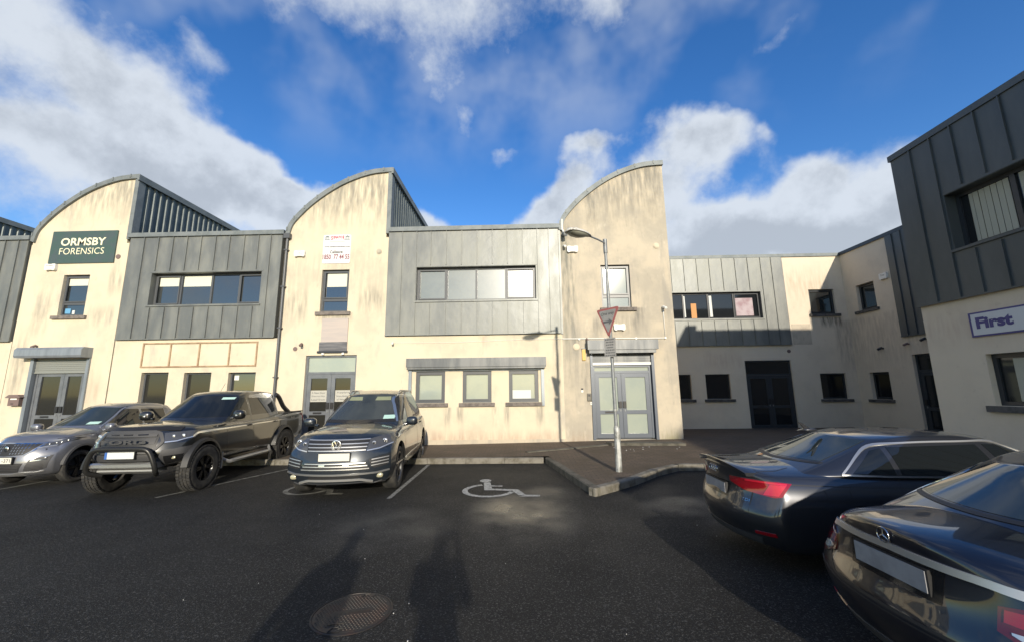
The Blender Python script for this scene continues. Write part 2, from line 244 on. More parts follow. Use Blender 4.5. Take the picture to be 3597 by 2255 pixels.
# ------------------------------------------------------------------ mesh helpers
def tag(o, label=None, cat=None, group=None, kind=None):
    if label: o['label'] = label
    if cat: o['category'] = cat
    if group: o['group'] = group
    if kind: o['kind'] = kind
    return o
def empty(name, loc=(0, 0, 0), rz=0., label=None, cat=None, group=None, scale=1.):
    o = bpy.data.objects.new(name, None); COL.objects.link(o); o.location = loc; o.rotation_euler = (0, 0, rz); o.scale = (scale,)*3
    return tag(o, label, cat, group)
class MB:
    def __init__(s, F=None): s.v = []; s.f = []; s.F = F or (lambda a, b, c: (a, b, c))
    def P(s, pts): i = len(s.v); s.v += [tuple(s.F(*p)) for p in pts]; return i
    def box(s, x0, x1, y0, y1, z0, z1):
        i = s.P([(x0, y0, z0), (x1, y0, z0), (x1, y1, z0), (x0, y1, z0), (x0, y0, z1), (x1, y0, z1), (x1, y1, z1), (x0, y1, z1)])
        s.f += [tuple(i+k for k in q) for q in ((0, 3, 2, 1), (4, 5, 6, 7), (0, 1, 5, 4), (1, 2, 6, 5), (2, 3, 7, 6), (3, 0, 4, 7))]
        return s
    def prism(s, poly, a0, a1, order='xz'):      # poly in two axes, extruded along the third from a0 to a1
        n = len(poly)
        def mk(p, a): return {'xz': (p[0], a, p[1]), 'xy': (p[0], p[1], a), 'yz': (a, p[0], p[1])}[order]
        i = s.P([mk(p, a0) for p in poly]+[mk(p, a1) for p in poly])
        s.f += [tuple(range(i, i+n)), tuple(range(i+2*n-1, i+n-1, -1))]
        s.f += [(i+k, i+(k+1) % n, i+n+(k+1) % n, i+n+k) for k in range(n)]
        return s
    def tube(s, pts, rad, n=10, cap=True):
        pts = [Vector(p) for p in pts]; rs = rad if hasattr(rad, '__len__') else [rad]*len(pts); rings = []
        t0 = (pts[1]-pts[0]).normalized(); a = t0.orthogonal().normalized()
        for k, p in enumerate(pts):
            t = (pts[min(k+1, len(pts)-1)]-pts[max(k-1, 0)]).normalized(); a = (a-t*a.dot(t)).normalized(); b = t.cross(a)
            rings.append(s.P([p+(a*math.cos(2*math.pi*j/n)+b*math.sin(2*math.pi*j/n))*rs[k] for j in range(n)]))
        for k in range(len(rings)-1):
            s.f += [(rings[k]+j, rings[k]+(j+1) % n, rings[k+1]+(j+1) % n, rings[k+1]+j) for j in range(n)]
        if cap: s.f += [tuple(rings[0]+j for j in range(n-1, -1, -1)), tuple(rings[-1]+j for j in range(n))]
        return s
    def lathe(s, prof, origin=(0, 0, 0), axis='y', n=32):     # prof: (radius, along axis)
        rings = []
        for r, h in prof:
            ps = []
            for j in range(n):
                c, d = r*math.cos(2*math.pi*j/n), r*math.sin(2*math.pi*j/n)
                q = {'y': (c, h, d), 'z': (c, d, h), 'x': (h, c, d)}[axis]; ps.append(tuple(origin[k]+q[k] for k in range(3)))
            rings.append(s.P(ps))
        for k in range(len(rings)-1):
            s.f += [(rings[k]+j, rings[k]+(j+1) % n, rings[k+1]+(j+1) % n, rings[k+1]+j) for j in range(n)]
        s.f += [tuple(rings[0]+j for j in range(n)), tuple(rings[-1]+j for j in range(n))]
        return s
    def blob(s, c, r, p=2.6, n=12, rot=0.):
        rings = []
        def sg(v, e): return math.copysign(abs(v)**e, v)
        e = 2/p
        for i in range(1, n):
            th = math.pi*i/n; ps = []
            for j in range(2*n):
                ph = math.pi*j/n
                x = sg(math.sin(th), e)*sg(math.cos(ph), e)*r[0]; y = sg(math.sin(th), e)*sg(math.sin(ph), e)*r[1]; z = sg(math.cos(th), e)*r[2]
                x, y = x*math.cos(rot)-y*math.sin(rot), x*math.sin(rot)+y*math.cos(rot)
                ps.append((c[0]+x, c[1]+y, c[2]+z))
            rings.append(s.P(ps))
        m = 2*n
        for k in range(len(rings)-1): s.f += [(rings[k]+j, rings[k]+(j+1) % m, rings[k+1]+(j+1) % m, rings[k+1]+j) for j in range(m)]
        s.f += [tuple(rings[0]+j for j in range(m)), tuple(rings[-1]+j for j in range(m-1, -1, -1))]
        return s
    def build(s, name, m, parent=None, smooth=None, **tg):
        me = bpy.data.meshes.new(name); me.from_pydata(s.v, [], s.f); me.update()
        bm = bmesh.new(); bm.from_mesh(me); bmesh.ops.recalc_face_normals(bm, faces=bm.faces[:]); bm.to_mesh(me); bm.free()
        me.materials.append(m); o = bpy.data.objects.new(name, me); COL.objects.link(o)
        if smooth is not None:
            for p in me.polygons: p.use_smooth = True
            me.set_sharp_from_angle(angle=R(smooth))
        if parent is not None: o.parent = parent
        if tg: tag(o, **tg)
        return o
def recentre(o, p=None):            # give a world-space mesh its own origin
    me = o.data
    if p is None:
        xs = [v.co for v in me.vertices]; p = Vector(((min(v.x for v in xs)+max(v.x for v in xs))/2, (min(v.y for v in xs)+max(v.y for v in xs))/2, min(v.z for v in xs)))
    me.transform(Matrix.Translation(-Vector(p))); o.location = p; return o
_fonts = {}
def text_mesh(s, width=None, height=None, bold=0., squash=1., shear=0.):
    cu = bpy.data.curves.new('t', 'FONT'); cu.body = s; cu.size = 1; cu.offset = bold; cu.extrude = .0; cu.shear = shear; cu.resolution_u = 3
    o = bpy.data.objects.new('t', cu); COL.objects.link(o); bpy.context.view_layer.update()
    me = bpy.data.meshes.new_from_object(o.evaluated_get(bpy.context.evaluated_depsgraph_get())); bpy.data.objects.remove(o)
    xs = [v.co.x for v in me.vertices]; ys = [v.co.y for v in me.vertices]
    x0, x1, y0, y1 = min(xs), max(xs), min(ys), max(ys)
    sx = (width/(x1-x0)) if width else (height/(y1-y0)); sy = (height/(y1-y0)) if height else sx
    V = [((v.co.x-x0)*sx, (v.co.y-y0)*sy) for v in me.vertices]; F = [tuple(p.vertices) for p in me.polygons]; bpy.data.meshes.remove(me)
    return V, F
def put_text(mb, s, fn, width=None, height=None, bold=0., shear=0.):    # fn(u, v) -> 3-D point
    V, F = text_mesh(s, width, height, bold, 1, shear); i = len(mb.v); mb.v += [tuple(fn(u, v)) for u, v in V]; mb.f += [tuple(i+k for k in f) for f in F]

# ------------------------------------------------------------------ ground
def struct(o): o['kind'] = 'structure'; return o
g = MB(); g.P([(-300, -300, 0), (300, -300, 0), (300, 300, 0), (-300, 300, 0)]); g.f.append((0, 1, 2, 3)); struct(g.build('car_park', M['asphalt']))
def pz(x, y):
    sx = min(max((x+2.5)/6.5, 0), 1); sy = min(max((y-8.8)/2.4, 0), 1)
    if y > 12.4: sy *= max(0, 1-(y-12.4)/3)
    return .12+.10*sx*sy-(.065*min(max((y-13)/3, 0), 1))
bm = bmesh.new()
outl = [(-40, 9.72), (.56, 9.72), (1.12, 6.83), (1.50, 7.13), (1.97, 7.57), (2.55, 8.25), (3.1, 8.75), (4.2, 8.8), (8.3, 8.8), (8.3, 8.5), (13.5, 8.5), (13.5, 16.6), (4.5, 16.6), (4.5, 12.02), (-40, 12.02)]
fc = bm.faces.new([bm.verts.new((x, y, 0)) for x, y in outl]); bmesh.ops.triangulate(bm, faces=[fc])
for k in range(36): bmesh.ops.bisect_plane(bm, geom=bm.verts[:]+bm.edges[:]+bm.faces[:], plane_co=(-4+k*.5, 0, 0), plane_no=(1, 0, 0))
for k in range(20): bmesh.ops.bisect_plane(bm, geom=bm.verts[:]+bm.edges[:]+bm.faces[:], plane_co=(0, 7+k*.5, 0), plane_no=(0, 1, 0))
for v in bm.verts: v.co.z = pz(v.co.x, v.co.y)
bmesh.ops.recalc_face_normals(bm, faces=bm.faces[:]); me = bpy.data.meshes.new('pavement'); bm.to_mesh(me); bm.free(); me.materials.append(M['paver'])
o = bpy.data.objects.new('pavement', me); COL.objects.link(o); struct(o)
def kerb_line(pts, name, m, wd=.13, h=.125, seg=.9, side=1):
    mb = MB()
    for (a, b) in zip(pts[:-1], pts[1:]):
        a = Vector((*a, 0)); b = Vector((*b, 0)); L = (b-a).length; d = (b-a)/L; nrm = Vector((-d.y, d.x, 0))*side; n = max(1, round(L/seg))
        for k in range(n):
            p = a+d*(L*k/n+.004); q = a+d*(L*(k+1)/n-.004); j = random.uniform(-.003, .003)
            ch = .018
            prof = [(0, 0), (0, h-ch), (ch, h+j), (wd, h+j), (wd, 0)]
            i = mb.P([p+nrm*u+Vector((0, 0, z)) for u, z in prof]+[q+nrm*u+Vector((0, 0, z)) for u, z in prof])
            mb.f += [tuple(i+t for t in range(5)), tuple(i+9-t for t in range(5))]+[(i+t, i+(t+1) % 5, i+5+(t+1) % 5, i+5+t) for t in range(5)]
    return struct(mb.build(name, m))
kerb_line([(-40, 9.60), (.44, 9.60)], 'kerb', M['kerb'], wd=.125)
kerb_line([(.47, 9.64), (1.07, 6.70)], 'kerb', M['kerb_dk'], wd=.13)
kerb_line([(1.10, 6.68), (1.50, 7.02), (1.98, 7.47), (2.57, 8.15), (3.15, 8.64), (4.2, 8.68), (8.3, 8.68)], 'kerb', M['kerb'], wd=.13, seg=.7)
# raised edging that crosses the paved corner, and the low slab beside the door
e = MB()
for a, b in (((.05, 10.27), (1.28, 10.72)), ((1.28, 10.72), (2.2, 11.1))):
    d = (Vector(b)-Vector(a)).normalized(); n_ = Vector((-d.y, d.x))*.07
    ps = [Vector(a)-n_, Vector(b)-n_, Vector(b)+n_, Vector(a)+n_]; zz = pz(*a)
    i = e.P([(p.x, p.y, .1) for p in ps]+[(p.x, p.y, pz(p.x, p.y)+.022) for p in ps]); e.f += [tuple(i+k for k in q) for q in ((0, 3, 2, 1), (4, 5, 6, 7), (0, 1, 5, 4), (1, 2, 6, 5), (2, 3, 7, 6), (3, 0, 4, 7))]
struct(e.build('paving_edge', M['kerb_dk']))
e = MB(); e.prism([(2.2, 11.2), (4.15, 11.15), (4.15, 10.75), (2.3, 10.95)], .15, .262, 'xy'); struct(e.build('door_step', M['kerb_dk']))
# painted bay lines and wheelchair symbols
def flat(name, polys, m, z=.004):
    mb = MB()
    for p in polys: i = mb.P([(x, y, z) for x, y in p]); mb.f.append(tuple(range(i, i+len(p))))
    return struct(mb.build(name, m))
def line(a, b, wd):
    a = Vector(a); b = Vector(b); d = (b-a).normalized(); n_ = Vector((-d.y, d.x))*wd/2; return [a-n_, b-n_, b+n_, a+n_]
flat('bay_line', [line((-2.16, 6.64), (-2.20, 9.5), .075)], mat('road_paint_bay_line', (.33, .33, .31), .6, col2=(.06, .06, .055), nscale=20, nlo=.42, nhi=.62, bump=.5, bscale=120))
flat('bay_line', [line((-6.05, 6.75), (-5.12, 9.4), .07)], M['marking_worn'])
flat('bay_line', [line((-9.6, 6.9), (-9.3, 9.4), .09)], M['marking_worn'])
def symbol(cx, cy, s, m):
    P = []
    def arc(c, r, w_, a0, a1, n=26):
        for k in range(n):
            t0 = R(a0+(a1-a0)*k/n); t1 = R(a0+(a1-a0)*(k+1)/n)
            P.append([(c[0]+(r-w_)*math.cos(t0), c[1]+(r-w_)*math.sin(t0)), (c[0]+r*math.cos(t0), c[1]+r*math.sin(t0)), (c[0]+r*math.cos(t1), c[1]+r*math.sin(t1)), (c[0]+(r-w_)*math.cos(t1), c[1]+(r-w_)*math.sin(t1))])
    P.append([(-.28+.095*math.cos(R(a)), 1.05+.11*math.sin(R(a))) for a in range(0, 360, 20)])
    P.append([(-.30, .93), (-.19, .93), (-.12, .42), (-.24, .42)])
    P.append([(-.19, .72), (.02, .70), (.02, .64), (-.18, .66)])
    P.append([(-.12, .42), (-.14, .52), (.27, .45), (.25, .36)])
    P.append([(.27, .45), (.38, .14), (.28, .12), (.19, .36)])
    P.append([(.38, .14), (.58, .13), (.58, .05), (.28, .05)])
    arc((-.17, .42), .40, .08, 112, 345)
    return [[(cx+x*s, cy+y*s) for x, y in p] for p in P]
def sym_obj(cx, cy, s, m): 
    mb = MB()
    for k, p in enumerate(symbol(cx, cy, s, m)): i = mb.P([(x, y, .004+.0002*(k % 3)) for x, y in p]); mb.f.append(tuple(range(i, i+len(p))))
    return struct(mb.build('wheelchair_symbol', m))
sym_obj(-.42, 6.66, 1.13, M['marking']); sym_obj(-3.62, 6.86, 1.0, M['marking_worn'])

# manhole cover
def manhole():
    t = empty('manhole_cover', (-1.345, 3.37, 0), R(14), 'rusty round cast iron manhole cover set in the asphalt in the foreground', 'manhole cover')
    mb = MB(); mb.lathe([(.300, -.02), (.300, .004), (.288, .008), (.286, .002)], axis='z', n=48); mb.build('rim', M['rustiron'], t, 40)
    mb = MB(); mb.lathe([(.281, -.02), (.281, .006), (.05, .007)], axis='z', n=48)
    i = 0
    for a in range(-11, 12):
        for b in range(-11, 12):
            x, y = a*.024+(.012 if b % 2 else 0), b*.024
            if x*x+y*y < .262**2 and not (abs(y) < .034 and abs(x) < .15) and not (x < -.08 and y < -.19): mb.blob((x, y, .007), (.0065, .0065, .005), 2.6, 4)
    mb.box(-.15, -.03, -.155, -.145, .006, .013)
    for dx, s in ((-.075, 1), (.09, -1)):
        cx, cy = dx, -.225*s
        mb.tube([(cx-.055, cy-.02, .009), (cx-.03, cy+.028, .009), (cx+.012, cy+.028, .009), (cx+.02, cy+.005, .009), (cx+.055, cy-.005, .009), (cx+.02, cy-.03, .009), (cx-.055, cy-.02, .009)], .0035, 5)
    mb.build('lid', M['rustiron'], t, 40)
    mb = MB(); put_text(mb, 'CAVANAGH', lambda u, v: (-.13+u, -.02+v, .0125), .26, .034, .01); mb.build('lettering', M['rustiron'], t)
manhole()
litter = MB()
for k in range(12):
    x, y = random.uniform(2.2, 4.0), random.uniform(10.2, 10.75)
    litter.blob((x, y, pz(x, y)+.004), (random.uniform(.008, .022), random.uniform(.006, .012), .005), 3, 4, random.random()*3)
for k in range(16):
    x, y = random.uniform(-3, 3), random.uniform(2.6, 6)
    litter.blob((x, y, .003), (random.uniform(.002, .005),)*2+(.004,), 3, 4, random.random()*3)
tag(litter.build('litter', M['whitepaint']), kind='stuff', label='small pale scraps and chippings scattered on the ground', cat='litter')

# ------------------------------------------------------------------ facades
class Fac:
    def __init__(s, F, root, wallm, cladm): s.F = F; s.root = root; s.wm = wallm; s.cm = cladm
    def mb(s): return MB(s.F)
    def wall(s, u0, u1, z0, z1, holes, n=0., th=.3, name='wall', m=None):
        zs = sorted({z0, z1, *[h[2] for h in holes], *[h[3] for h in holes]}); mb = s.mb()
        zs = [z for z in zs if z0 <= z <= z1]
        for a, b in zip(zs[:-1], zs[1:]):
            hs_ = sorted([(h[0], h[1]) for h in holes if h[2] <= a+1e-6 and h[3] >= b-1e-6]); c = u0
            for h in hs_: 
                if h[0] > c: mb.box(c, h[0], n-th, n, a, b)
                c = h[1]
            if c < u1: mb.box(c, u1, n-th, n, a, b)
        return mb.build(name, m or s.wm, s.root)
    def clad(s, u0, u1, z0, z1, hole, seams, top_seams=None, proud=.06, m=None, slant=0.):
        m = m or s.cm; mb = s.mb(); holes = [hole] if hole else []
        zs = sorted({z0, z1}|({hole[2], hole[3]} if hole else set()))
        for a, b in zip(zs[:-1], zs[1:]):
            c = u0
            for h in holes:
                if h[2] <= a+1e-6 and h[3] >= b-1e-6: mb.box(c, max(h[0], c+.001), -.3, proud, a, b); c = h[1]
            if c < u1: mb.box(c, u1, -.3, proud, a, b)
        for x in seams:
            x += random.uniform(-.006, .006)
            spans = [(z0+.02, z1-.01)]
            if hole and hole[0]-.02 < x < hole[1]+.02: spans = [(z0+.02, hole[2]-.09), (hole[3]+.07, z1-.01)]
            for a, b in spans:
                mb.box(x-.009, x+.009, proud, proud+.036, a, b)
        mb.box(u0, u1, proud-.002, proud+.02, z0-.012, z0+.018)
        if hole:
            h0, h1, h2, h3 = hole
            mb.box(h0-.05, h1+.05, proud-.001, proud+.035, h2-.06, h2-.012); mb.box(h0-.05, h1+.05, proud-.001, proud+.012, h3+.01, h3+.05)
            for q in (h0, h1): mb.box(q-.03, q+.03, proud-.001, proud+.008, h2-.012, h3+.01) if False else None
        return mb.build('cladding', m, s.root)
    def window(s, u0, u1, z0, z1, muls=(), trans=None, n=-.12, fm=None, gm=None, fw_=.055, blinds=(), bm_=None, sill=None, sm=None, label=None, opens=(), things=()):
        fm = fm or M['frame']; gm = gm or M['glass']; mb = s.mb(); d0, d1 = n-.03, n+.03
        mb.box(u0, u1, d0, d1, z0, z0+fw_); mb.box(u0, u1, d0, d1, z1-fw_, z1)
        mb.box(u0, u0+fw_, d0, d1, z0+fw_, z1-fw_); mb.box(u1-fw_, u1, d0, d1, z0+fw_, z1-fw_)
        cells = [u0+fw_, *muls, u1-fw_]
        for x in muls: mb.box(x-fw_*.55, x+fw_*.55, d0, d1-.003, z0+fw_, z1-fw_)
        if trans: mb.box(u0+fw_, u1-fw_, d0+.001, d1-.005, trans-.045, trans+.045)
        for k in opens:                   # a projecting casement rim
            a, b = cells[k]+(.0 if k == 0 else fw_*.5), cells[k+1]-(0 if k == len(cells)-2 else fw_*.5); q = .035; zb_ = trans+.045 if trans else z0+fw_; e0, e1 = d1-.006, d1+.022
            mb.box(a, b, e0, e1, zb_, zb_+q); mb.box(a, b, e0, e1, z1-fw_-q, z1-fw_); mb.box(a, a+q, e0, e1, zb_+q, z1-fw_-q); mb.box(b-q, b, e0, e1, zb_+q, z1-fw_-q)
        wn = mb.build('window', fm, s.root)
        if label: wn['label'] = label
        mb = s.mb()
        g_ = s.mb(); g_.box(u0+fw_*.5, u1-fw_*.5, n-.012, n-.004, z0+fw_*.5, z1-fw_*.5); g_.build('pane', gm, wn)
        for (a, b, c, d, kind) in blinds:
            q = s.mb()
            if kind == 'v':
                k = a
                while k < b-.01: q.box(k, min(k+.085, b), n-.003, n+.003+.003*math.sin(k*40), c, d); k += .095
            else: q.box(a, b, n-.003, n+.0015, c, d)
            q.build('blind', bm_ or M['blind'], wn)
        if sill:
            q = s.mb(); q.box(sill[0], sill[1], -.13, .07, sill[2]-.11, sill[2]-.005); o = q.build('sill', sm or M['sill'], wn)
        return wn
    def door(s, u0, u1, z0, z1, zt, n=-.1, fm=None, gm=None, mid=None, rail=None, top=None, hand=M['black'], gmt=None, single=False, lock=True):
        fm = fm or M['doorg']; gm = gm or M['glass_dk']; mb = s.mb(); d0, d1 = n-.04, n+.04; f = .06
        mb.box(u0, u0+f, d0, d1, z0, z1); mb.box(u1-f, u1, d0, d1, z0, z1); mb.box(u0+f, u1-f, d0, d1, z1-f, z1)
        if zt: mb.box(u0+f, u1-f, d0, d1, zt, zt+.07)
        fr = mb.build('door_frame', fm, s.root); mid = mid or (u0+u1)/2; ztop = zt or z1-f
        if zt: g_ = s.mb(); g_.box(u0+f-.01, u1-f+.01, n-.01, n, zt+.06, z1-f+.01); g_.build('pane', gmt or gm, fr)
        leaves = [(u0+f+.004, mid-.004), (mid+.004, u1-f-.004)] if not single else [(u0+f+.004, u1-f-.004)]
        for k, (a, b) in enumerate(leaves):
            st = .115; mb = s.mb(); e0, e1 = n-.02, n+.032; rl = rail or z0+.78
            mb.box(a, a+st, e0, e1, z0+.01, ztop-.004); mb.box(b-st, b, e0, e1, z0+.01, ztop-.004)
            mb.box(a+st, b-st, e0, e1, z0+.01, z0+.13); mb.box(a+st, b-st, e0, e1, ztop-.12, ztop-.004); mb.box(a+st, b-st, e0, e1, rl-.055, rl+.055)
            dr = mb.build('door', fm, s.root)
            g_ = s.mb(); g_.box(a+st-.01, b-st+.01, n-.004, n+.004, z0+.12, rl-.05); g_.box(a+st-.01, b-st+.01, n-.004, n+.004, rl+.05, ztop-.11); g_.build('pane', gm, dr)
            hx = (b-.06 if k == 0 else a+.06); q = s.mb(); q.box(hx-.045, hx+.045, e1, e1+.035, rl+.12, rl+.31); q.build('handle', hand, dr)
            q = s.mb(); F_ = s.F; q.box(hx-.015, hx+.015, e1, e1+.02, rl+.02, rl+.08); q.build('lock', M['galv'], dr)
            if k == 0: q = s.mb(); q.box((a+b)/2-.13, (a+b)/2+.13, e1, e1+.008, rl-.028, rl+.028); q.build('letterbox', hand, dr)
        return fr
    def vent(s, u, z, r=.075, m=None, ring=False):
        q = s.mb(); q.prism([(u+r*math.cos(R(a)), z+r*math.sin(R(a))) for a in range(0, 360, 20)], 0., .02, 'xz')
        if ring: 
            q.prism([(u+r*.7*math.cos(R(a)), z+r*.7*math.sin(R(a))) for a in range(0, 360, 20)], .02, .035, 'xz')
        q.build('vent', m or M['brown'], s.root)

FA = lambda u, n, z: (u, 12-n, z)
FB = lambda u, n, z: (u, 16.52-n, z)
FC = lambda u, n, z: (13.4-n, u, z)
FD = lambda u, n, z: (8.3-n, u, z)

CURVE = [(-.012, 6.62), (.02, 7.04), (.118, 7.47), (.248, 7.89), (.42, 8.31), (.60, 8.62), (.80, 8.83), (1.0, 8.89)]
def crom(pts, sub=6):
    out = []
    for i in range(len(pts)-1):
        p0, p1, p2, p3 = [Vector(pts[max(0, min(len(pts)-1, k))]) for k in (i-1, i, i+1, i+2)]
        for j in range(sub):
            t = j/sub; out.append(.5*((2*p1)+(-p0+p2)*t+(2*p0-5*p1+4*p2-p3)*t*t+(-p0+3*p1-3*p2+p3)*t**3))
    out.append(Vector(pts[-1])); return out
def tower(f, xl, xr, wm, right_metal=True, depth=13.):
    top = [Vector((xl+(xr-xl)*p.x, p.y)) for p in crom(CURVE)]
    inner = []
    for k, p in enumerate(top):
        t = (top[min(k+1, len(top)-1)]-top[max(0, k-1)]).normalized(); inner.append(p+Vector((t.y, -t.x))*.13)
    xi = xr-.135 if right_metal else xr-.02
    pts = [p for p in inner if p.x < xi and p.x > xl+.005]
    poly = [(xl, 6.5), (xi, 6.5), (xi, pts[-1].y)]+[(p.x, p.y) for p in reversed(pts)]+[(xl, 6.6)]
    mb = MB(); mb.prism(poly, 12.001, 12.3, 'xz'); mb.build('gable', wm, f.root)
    # curved roof with its front edge flashing
    low = [p+Vector((0, -.02)) for p in inner]
    poly = [(p.x, p.y) for p in top]+[(p.x, p.y) for p in reversed(low)]
    mb = MB()
    for (a, b), (c, d) in zip(zip(top[:-1], low[:-1]), zip(top[1:], low[1:])):
        mb.prism([(a.x, a.y), (c.x, c.y), (d.x, d.y), (b.x, b.y)], 11.93, 12+depth, 'xz')
    for k in range(4, len(top)-1, 5): mb.prism([(top[k].x-.02, top[k].y+.012), (top[k].x+.02, top[k].y+.018), (top[k].x+.02, top[k].y-.1), (top[k].x-.02, top[k].y-.11)], 11.915, 11.94, 'xz')
    mb.build('roof', M['flash'], f.root)
    if right_metal:
        mb = MB(); mb.box(xi, xr, 11.96, 12.2, 6.62, 8.80); mb.box(xr-.02, xr+.05, 11.9, 12+depth, 8.66, 8.86); mb.build('verge_flashing', M['flash'], f.root)
        mb = MB(); y = 12.2; P_ = []
        while y < 12+depth-.3:
            P_ += [(xr-.06, y), (xr-.06, y+.12), (xr-.015, y+.15), (xr-.015, y+.21), (xr-.06, y+.24)]; y += .24
        i = mb.P([(x, yy, 6.3) for x, yy in P_]+[(x, yy, 8.7) for x, yy in P_]); n = len(P_)
        mb.f += [(i+k, i+k+1, i+n+k+1, i+n+k) for k in range(n-1)]; mb.build('corrugated_side', M['corr'], f.root)
    mb = MB(); mb.box(xl+.1, xr-.12, 12.4, 12+depth-.2, 0, 6.6); mb.build('rear_block', wm, f.root)
def bay_cap(f, u0, u1, z=6.65, h=.14, m=None, d=.09):
    mb = f.mb(); mb.box(u0, u1, -.35, d+.03, z, z+h); mb.build('parapet_cap', m or M['flash'], f.root)
    mb = f.mb(); mb.box(u0, u1, -12, -.35, z-.6, z-.2); mb.build('flat_roof', M['roof'], f.root)
def bay_back(f, u0, u1, m=None): mb = f.mb(); mb.box(u0+.02, u1-.02, -11.9, -.31, 0, 6.05); mb.build('rear_block', m or f.wm, f.root)

# unit one: far left bay and the tower with the green signboard
root = empty('terrace_unit', (-18, 12, 0), 0, 'cream terrace unit with curved gable carrying the dark green signboard, at the left end', 'building', 'terrace units with curved gables')
def reparent(f): # keep world coordinates of the parts although the empty sits at the unit's foot
    for o in COL.objects:
        if o.parent is f.root: o.matrix_parent_inverse = Matrix.Translation(-f.root.location)
f = Fac(FA, root, M['render'], M['zinc'])
f.wall(-21.3, -16.02, 0, 3.34, [(-19.8, -19.0, 1.3, 2.3), (-18.2, -17.4, 1.3, 2.3)])
for a in (-19.8, -18.2): f.window(a, a+.8, 1.3, 2.3)
f.clad(-21.3, -16.06, 3.34, 6.65, (-20.4, -16.92, 4.4, 5.44), [-21.3+.5*k for k in range(1, 10)]+[-16.35])
f.window(-20.4, -16.92, 4.4, 5.44, (-19.5, -18.6, -17.75), fm=M['frame'], blinds=[(-17.7, -16.99, 4.55, 5.36, 'v')], bm_=M['paper'])
bay_cap(f, -21.3, -16.0); bay_back(f, -21.3, -16.0)
ho = [(-15.15, -13.42, .15, 2.79), (-14.72, -13.86, 4.13, 5.46)]
f.wall(-16.0, -12.72, 0, 6.5, ho); tower(f, -15.98, -12.68, M['render'])
f.window(-14.72, -13.86, 4.13, 5.46, trans=4.53, opens=(0,), blinds=[(-14.64, -13.94, 5.13, 5.40, 'r')], sill=(-14.86, -13.74, 4.13), sm=M['sill'])
q = f.mb(); q.box(-14.62, -14.44, -.125, -.115, 4.22, 4.38); q.build('window_poster', mat('blue_paper', (.12, .32, .52), .6), root)
q = f.mb(); q.box(-14.38, -14.3, -.125, -.115, 4.2, 4.32); q.build('window_poster', M['paper'], root)
f.door(-15.1, -13.47, .15, 2.42, None, mid=-14.2, rail=1.02)
q = f.mb(); q.box(-15.16, -13.40, -.28, -.15, 2.30, 2.79); q.build('door_head', M['doorg'], root)
q = f.mb()
for k in range(7): q.box(-15.13, -13.45, -.06+.008*(k % 2), -.03+.008*(k % 2), 2.37+k*.06, 2.425+k*.06)
q.box(-15.13, -13.45, -.07, -.01, 2.335, 2.37); q.build('roller_shutter', M['shutter_lath'], root)
for a_, b_ in ((-15.24, -15.13), (-13.45, -13.36)): q = f.mb(); q.box(a_, b_, -.1, .05, .15, 2.79); q.build('shutter_guide', M['shutter_grey'], root)
q = f.mb(); q.prism([(0.001, 2.80), (.30, 2.80), (.33, 2.86), (.33, 3.04), (.27, 3.11), (0.001, 3.11)], -15.47, -13.35, 'yz'); q.build('shutter_box', M['shutter_grey'], root)
f.vent(-13.02, 6.04, .075, M['brown'])
tmp = MB(); tmp.box(-21.9, -21.42, 12.4, 25, 0, 6.6); tmp.build('rear_block', M['render'], root)
mb = MB(); y = 12.2; P_ = []
while y < 25:
    P_ += [(-21.39, y), (-21.39, y+.12), (-21.345, y+.15), (-21.345, y+.21), (-21.39, y+.24)]; y += .24
i = mb.P([(x, yy, 6.3) for x, yy in P_]+[(x, yy, 8.7) for x, yy in P_]); n = len(P_); mb.f += [(i+k, i+k+1, i+n+k+1, i+n+k) for k in range(n-1)]; mb.build('corrugated_side', M['corr'], root)
mb = MB(); mb.box(-21.5, -21.28, 11.9, 25, 8.66, 8.86); mb.build('verge_flashing', M['flash'], root)
reparent(f)

# unit two: bay with four-pane window and batten frame, tower with the white window sign
root = empty('terrace_unit', (-8.4, 12, 0), 0, 'cream terrace unit behind the pickup, its curved gable carrying a square white sign', 'building', 'terrace units with curved gables')
f = Fac(FA, root, M['render'], M['zinc'])
ho = [(-11.70, -10.85, 1.2, 2.32), (-10.36, -9.51, 1.2, 2.30), (-8.98, -8.13, 1.2, 2.29)]
f.wall(-12.68, -7.56, 0, 3.32, ho)
for k, h in enumerate(ho): f.window(h[0], h[1], 1.2, h[3], gm=M['glass_dk'] if k < 2 else M['glass'], n=-.14, fw_=.05)
q = f.mb(); q.box(-8.88, -8.74, -.15, -.14, 2.06, 2.2); q.build('window_sticker', M['white'], root)
WIN = (-11.77, -8.21, 4.41, 5.44)
f.clad(-12.64, -7.64, 3.34, 6.65, WIN, [-12.15, -11.68, -11.2, -10.73, -10.27, -9.8, -9.33, -8.86, -8.4, -8.0])
f.window(*WIN, muls=(-10.93, -9.93, -9.02), opens=(0, 3), n=-.16, blinds=[(-11.66, -10.99, 5.06, 5.36, 'r'), (-10.87, -9.98, 5.04, 5.38, 'r')], label='four pane upper window with two half lowered roller blinds')
bay_cap(f, -12.72, -7.58); bay_back(f, -12.7, -7.6)
q = f.mb()
for x in (-11.74, -10.87, -9.96, -9.01, -8.16): q.box(x-.02, x+.02, 0, .03, 2.50, 3.21)
q.box(-11.76, -8.14, 0, .032, 3.19, 3.23); q.box(-11.76, -8.14, 0, .032, 2.47, 2.51); q.build('batten_frame', M['rust'], root)
ho = [(-6.62, -5.05, .15, 2.77), (-6.30, -5.43, 4.11, 5.46)]
f.wall(-7.56, -4.22, 0, 6.5, ho); tower(f, -7.53, -4.17, M['render'])
f.window(-6.30, -5.43, 4.11, 5.46, trans=4.50, opens=(0,), blinds=[(-6.17, -5.51, 4.93, 5.36, 'r')], sill=(-6.41, -5.32, 4.11))
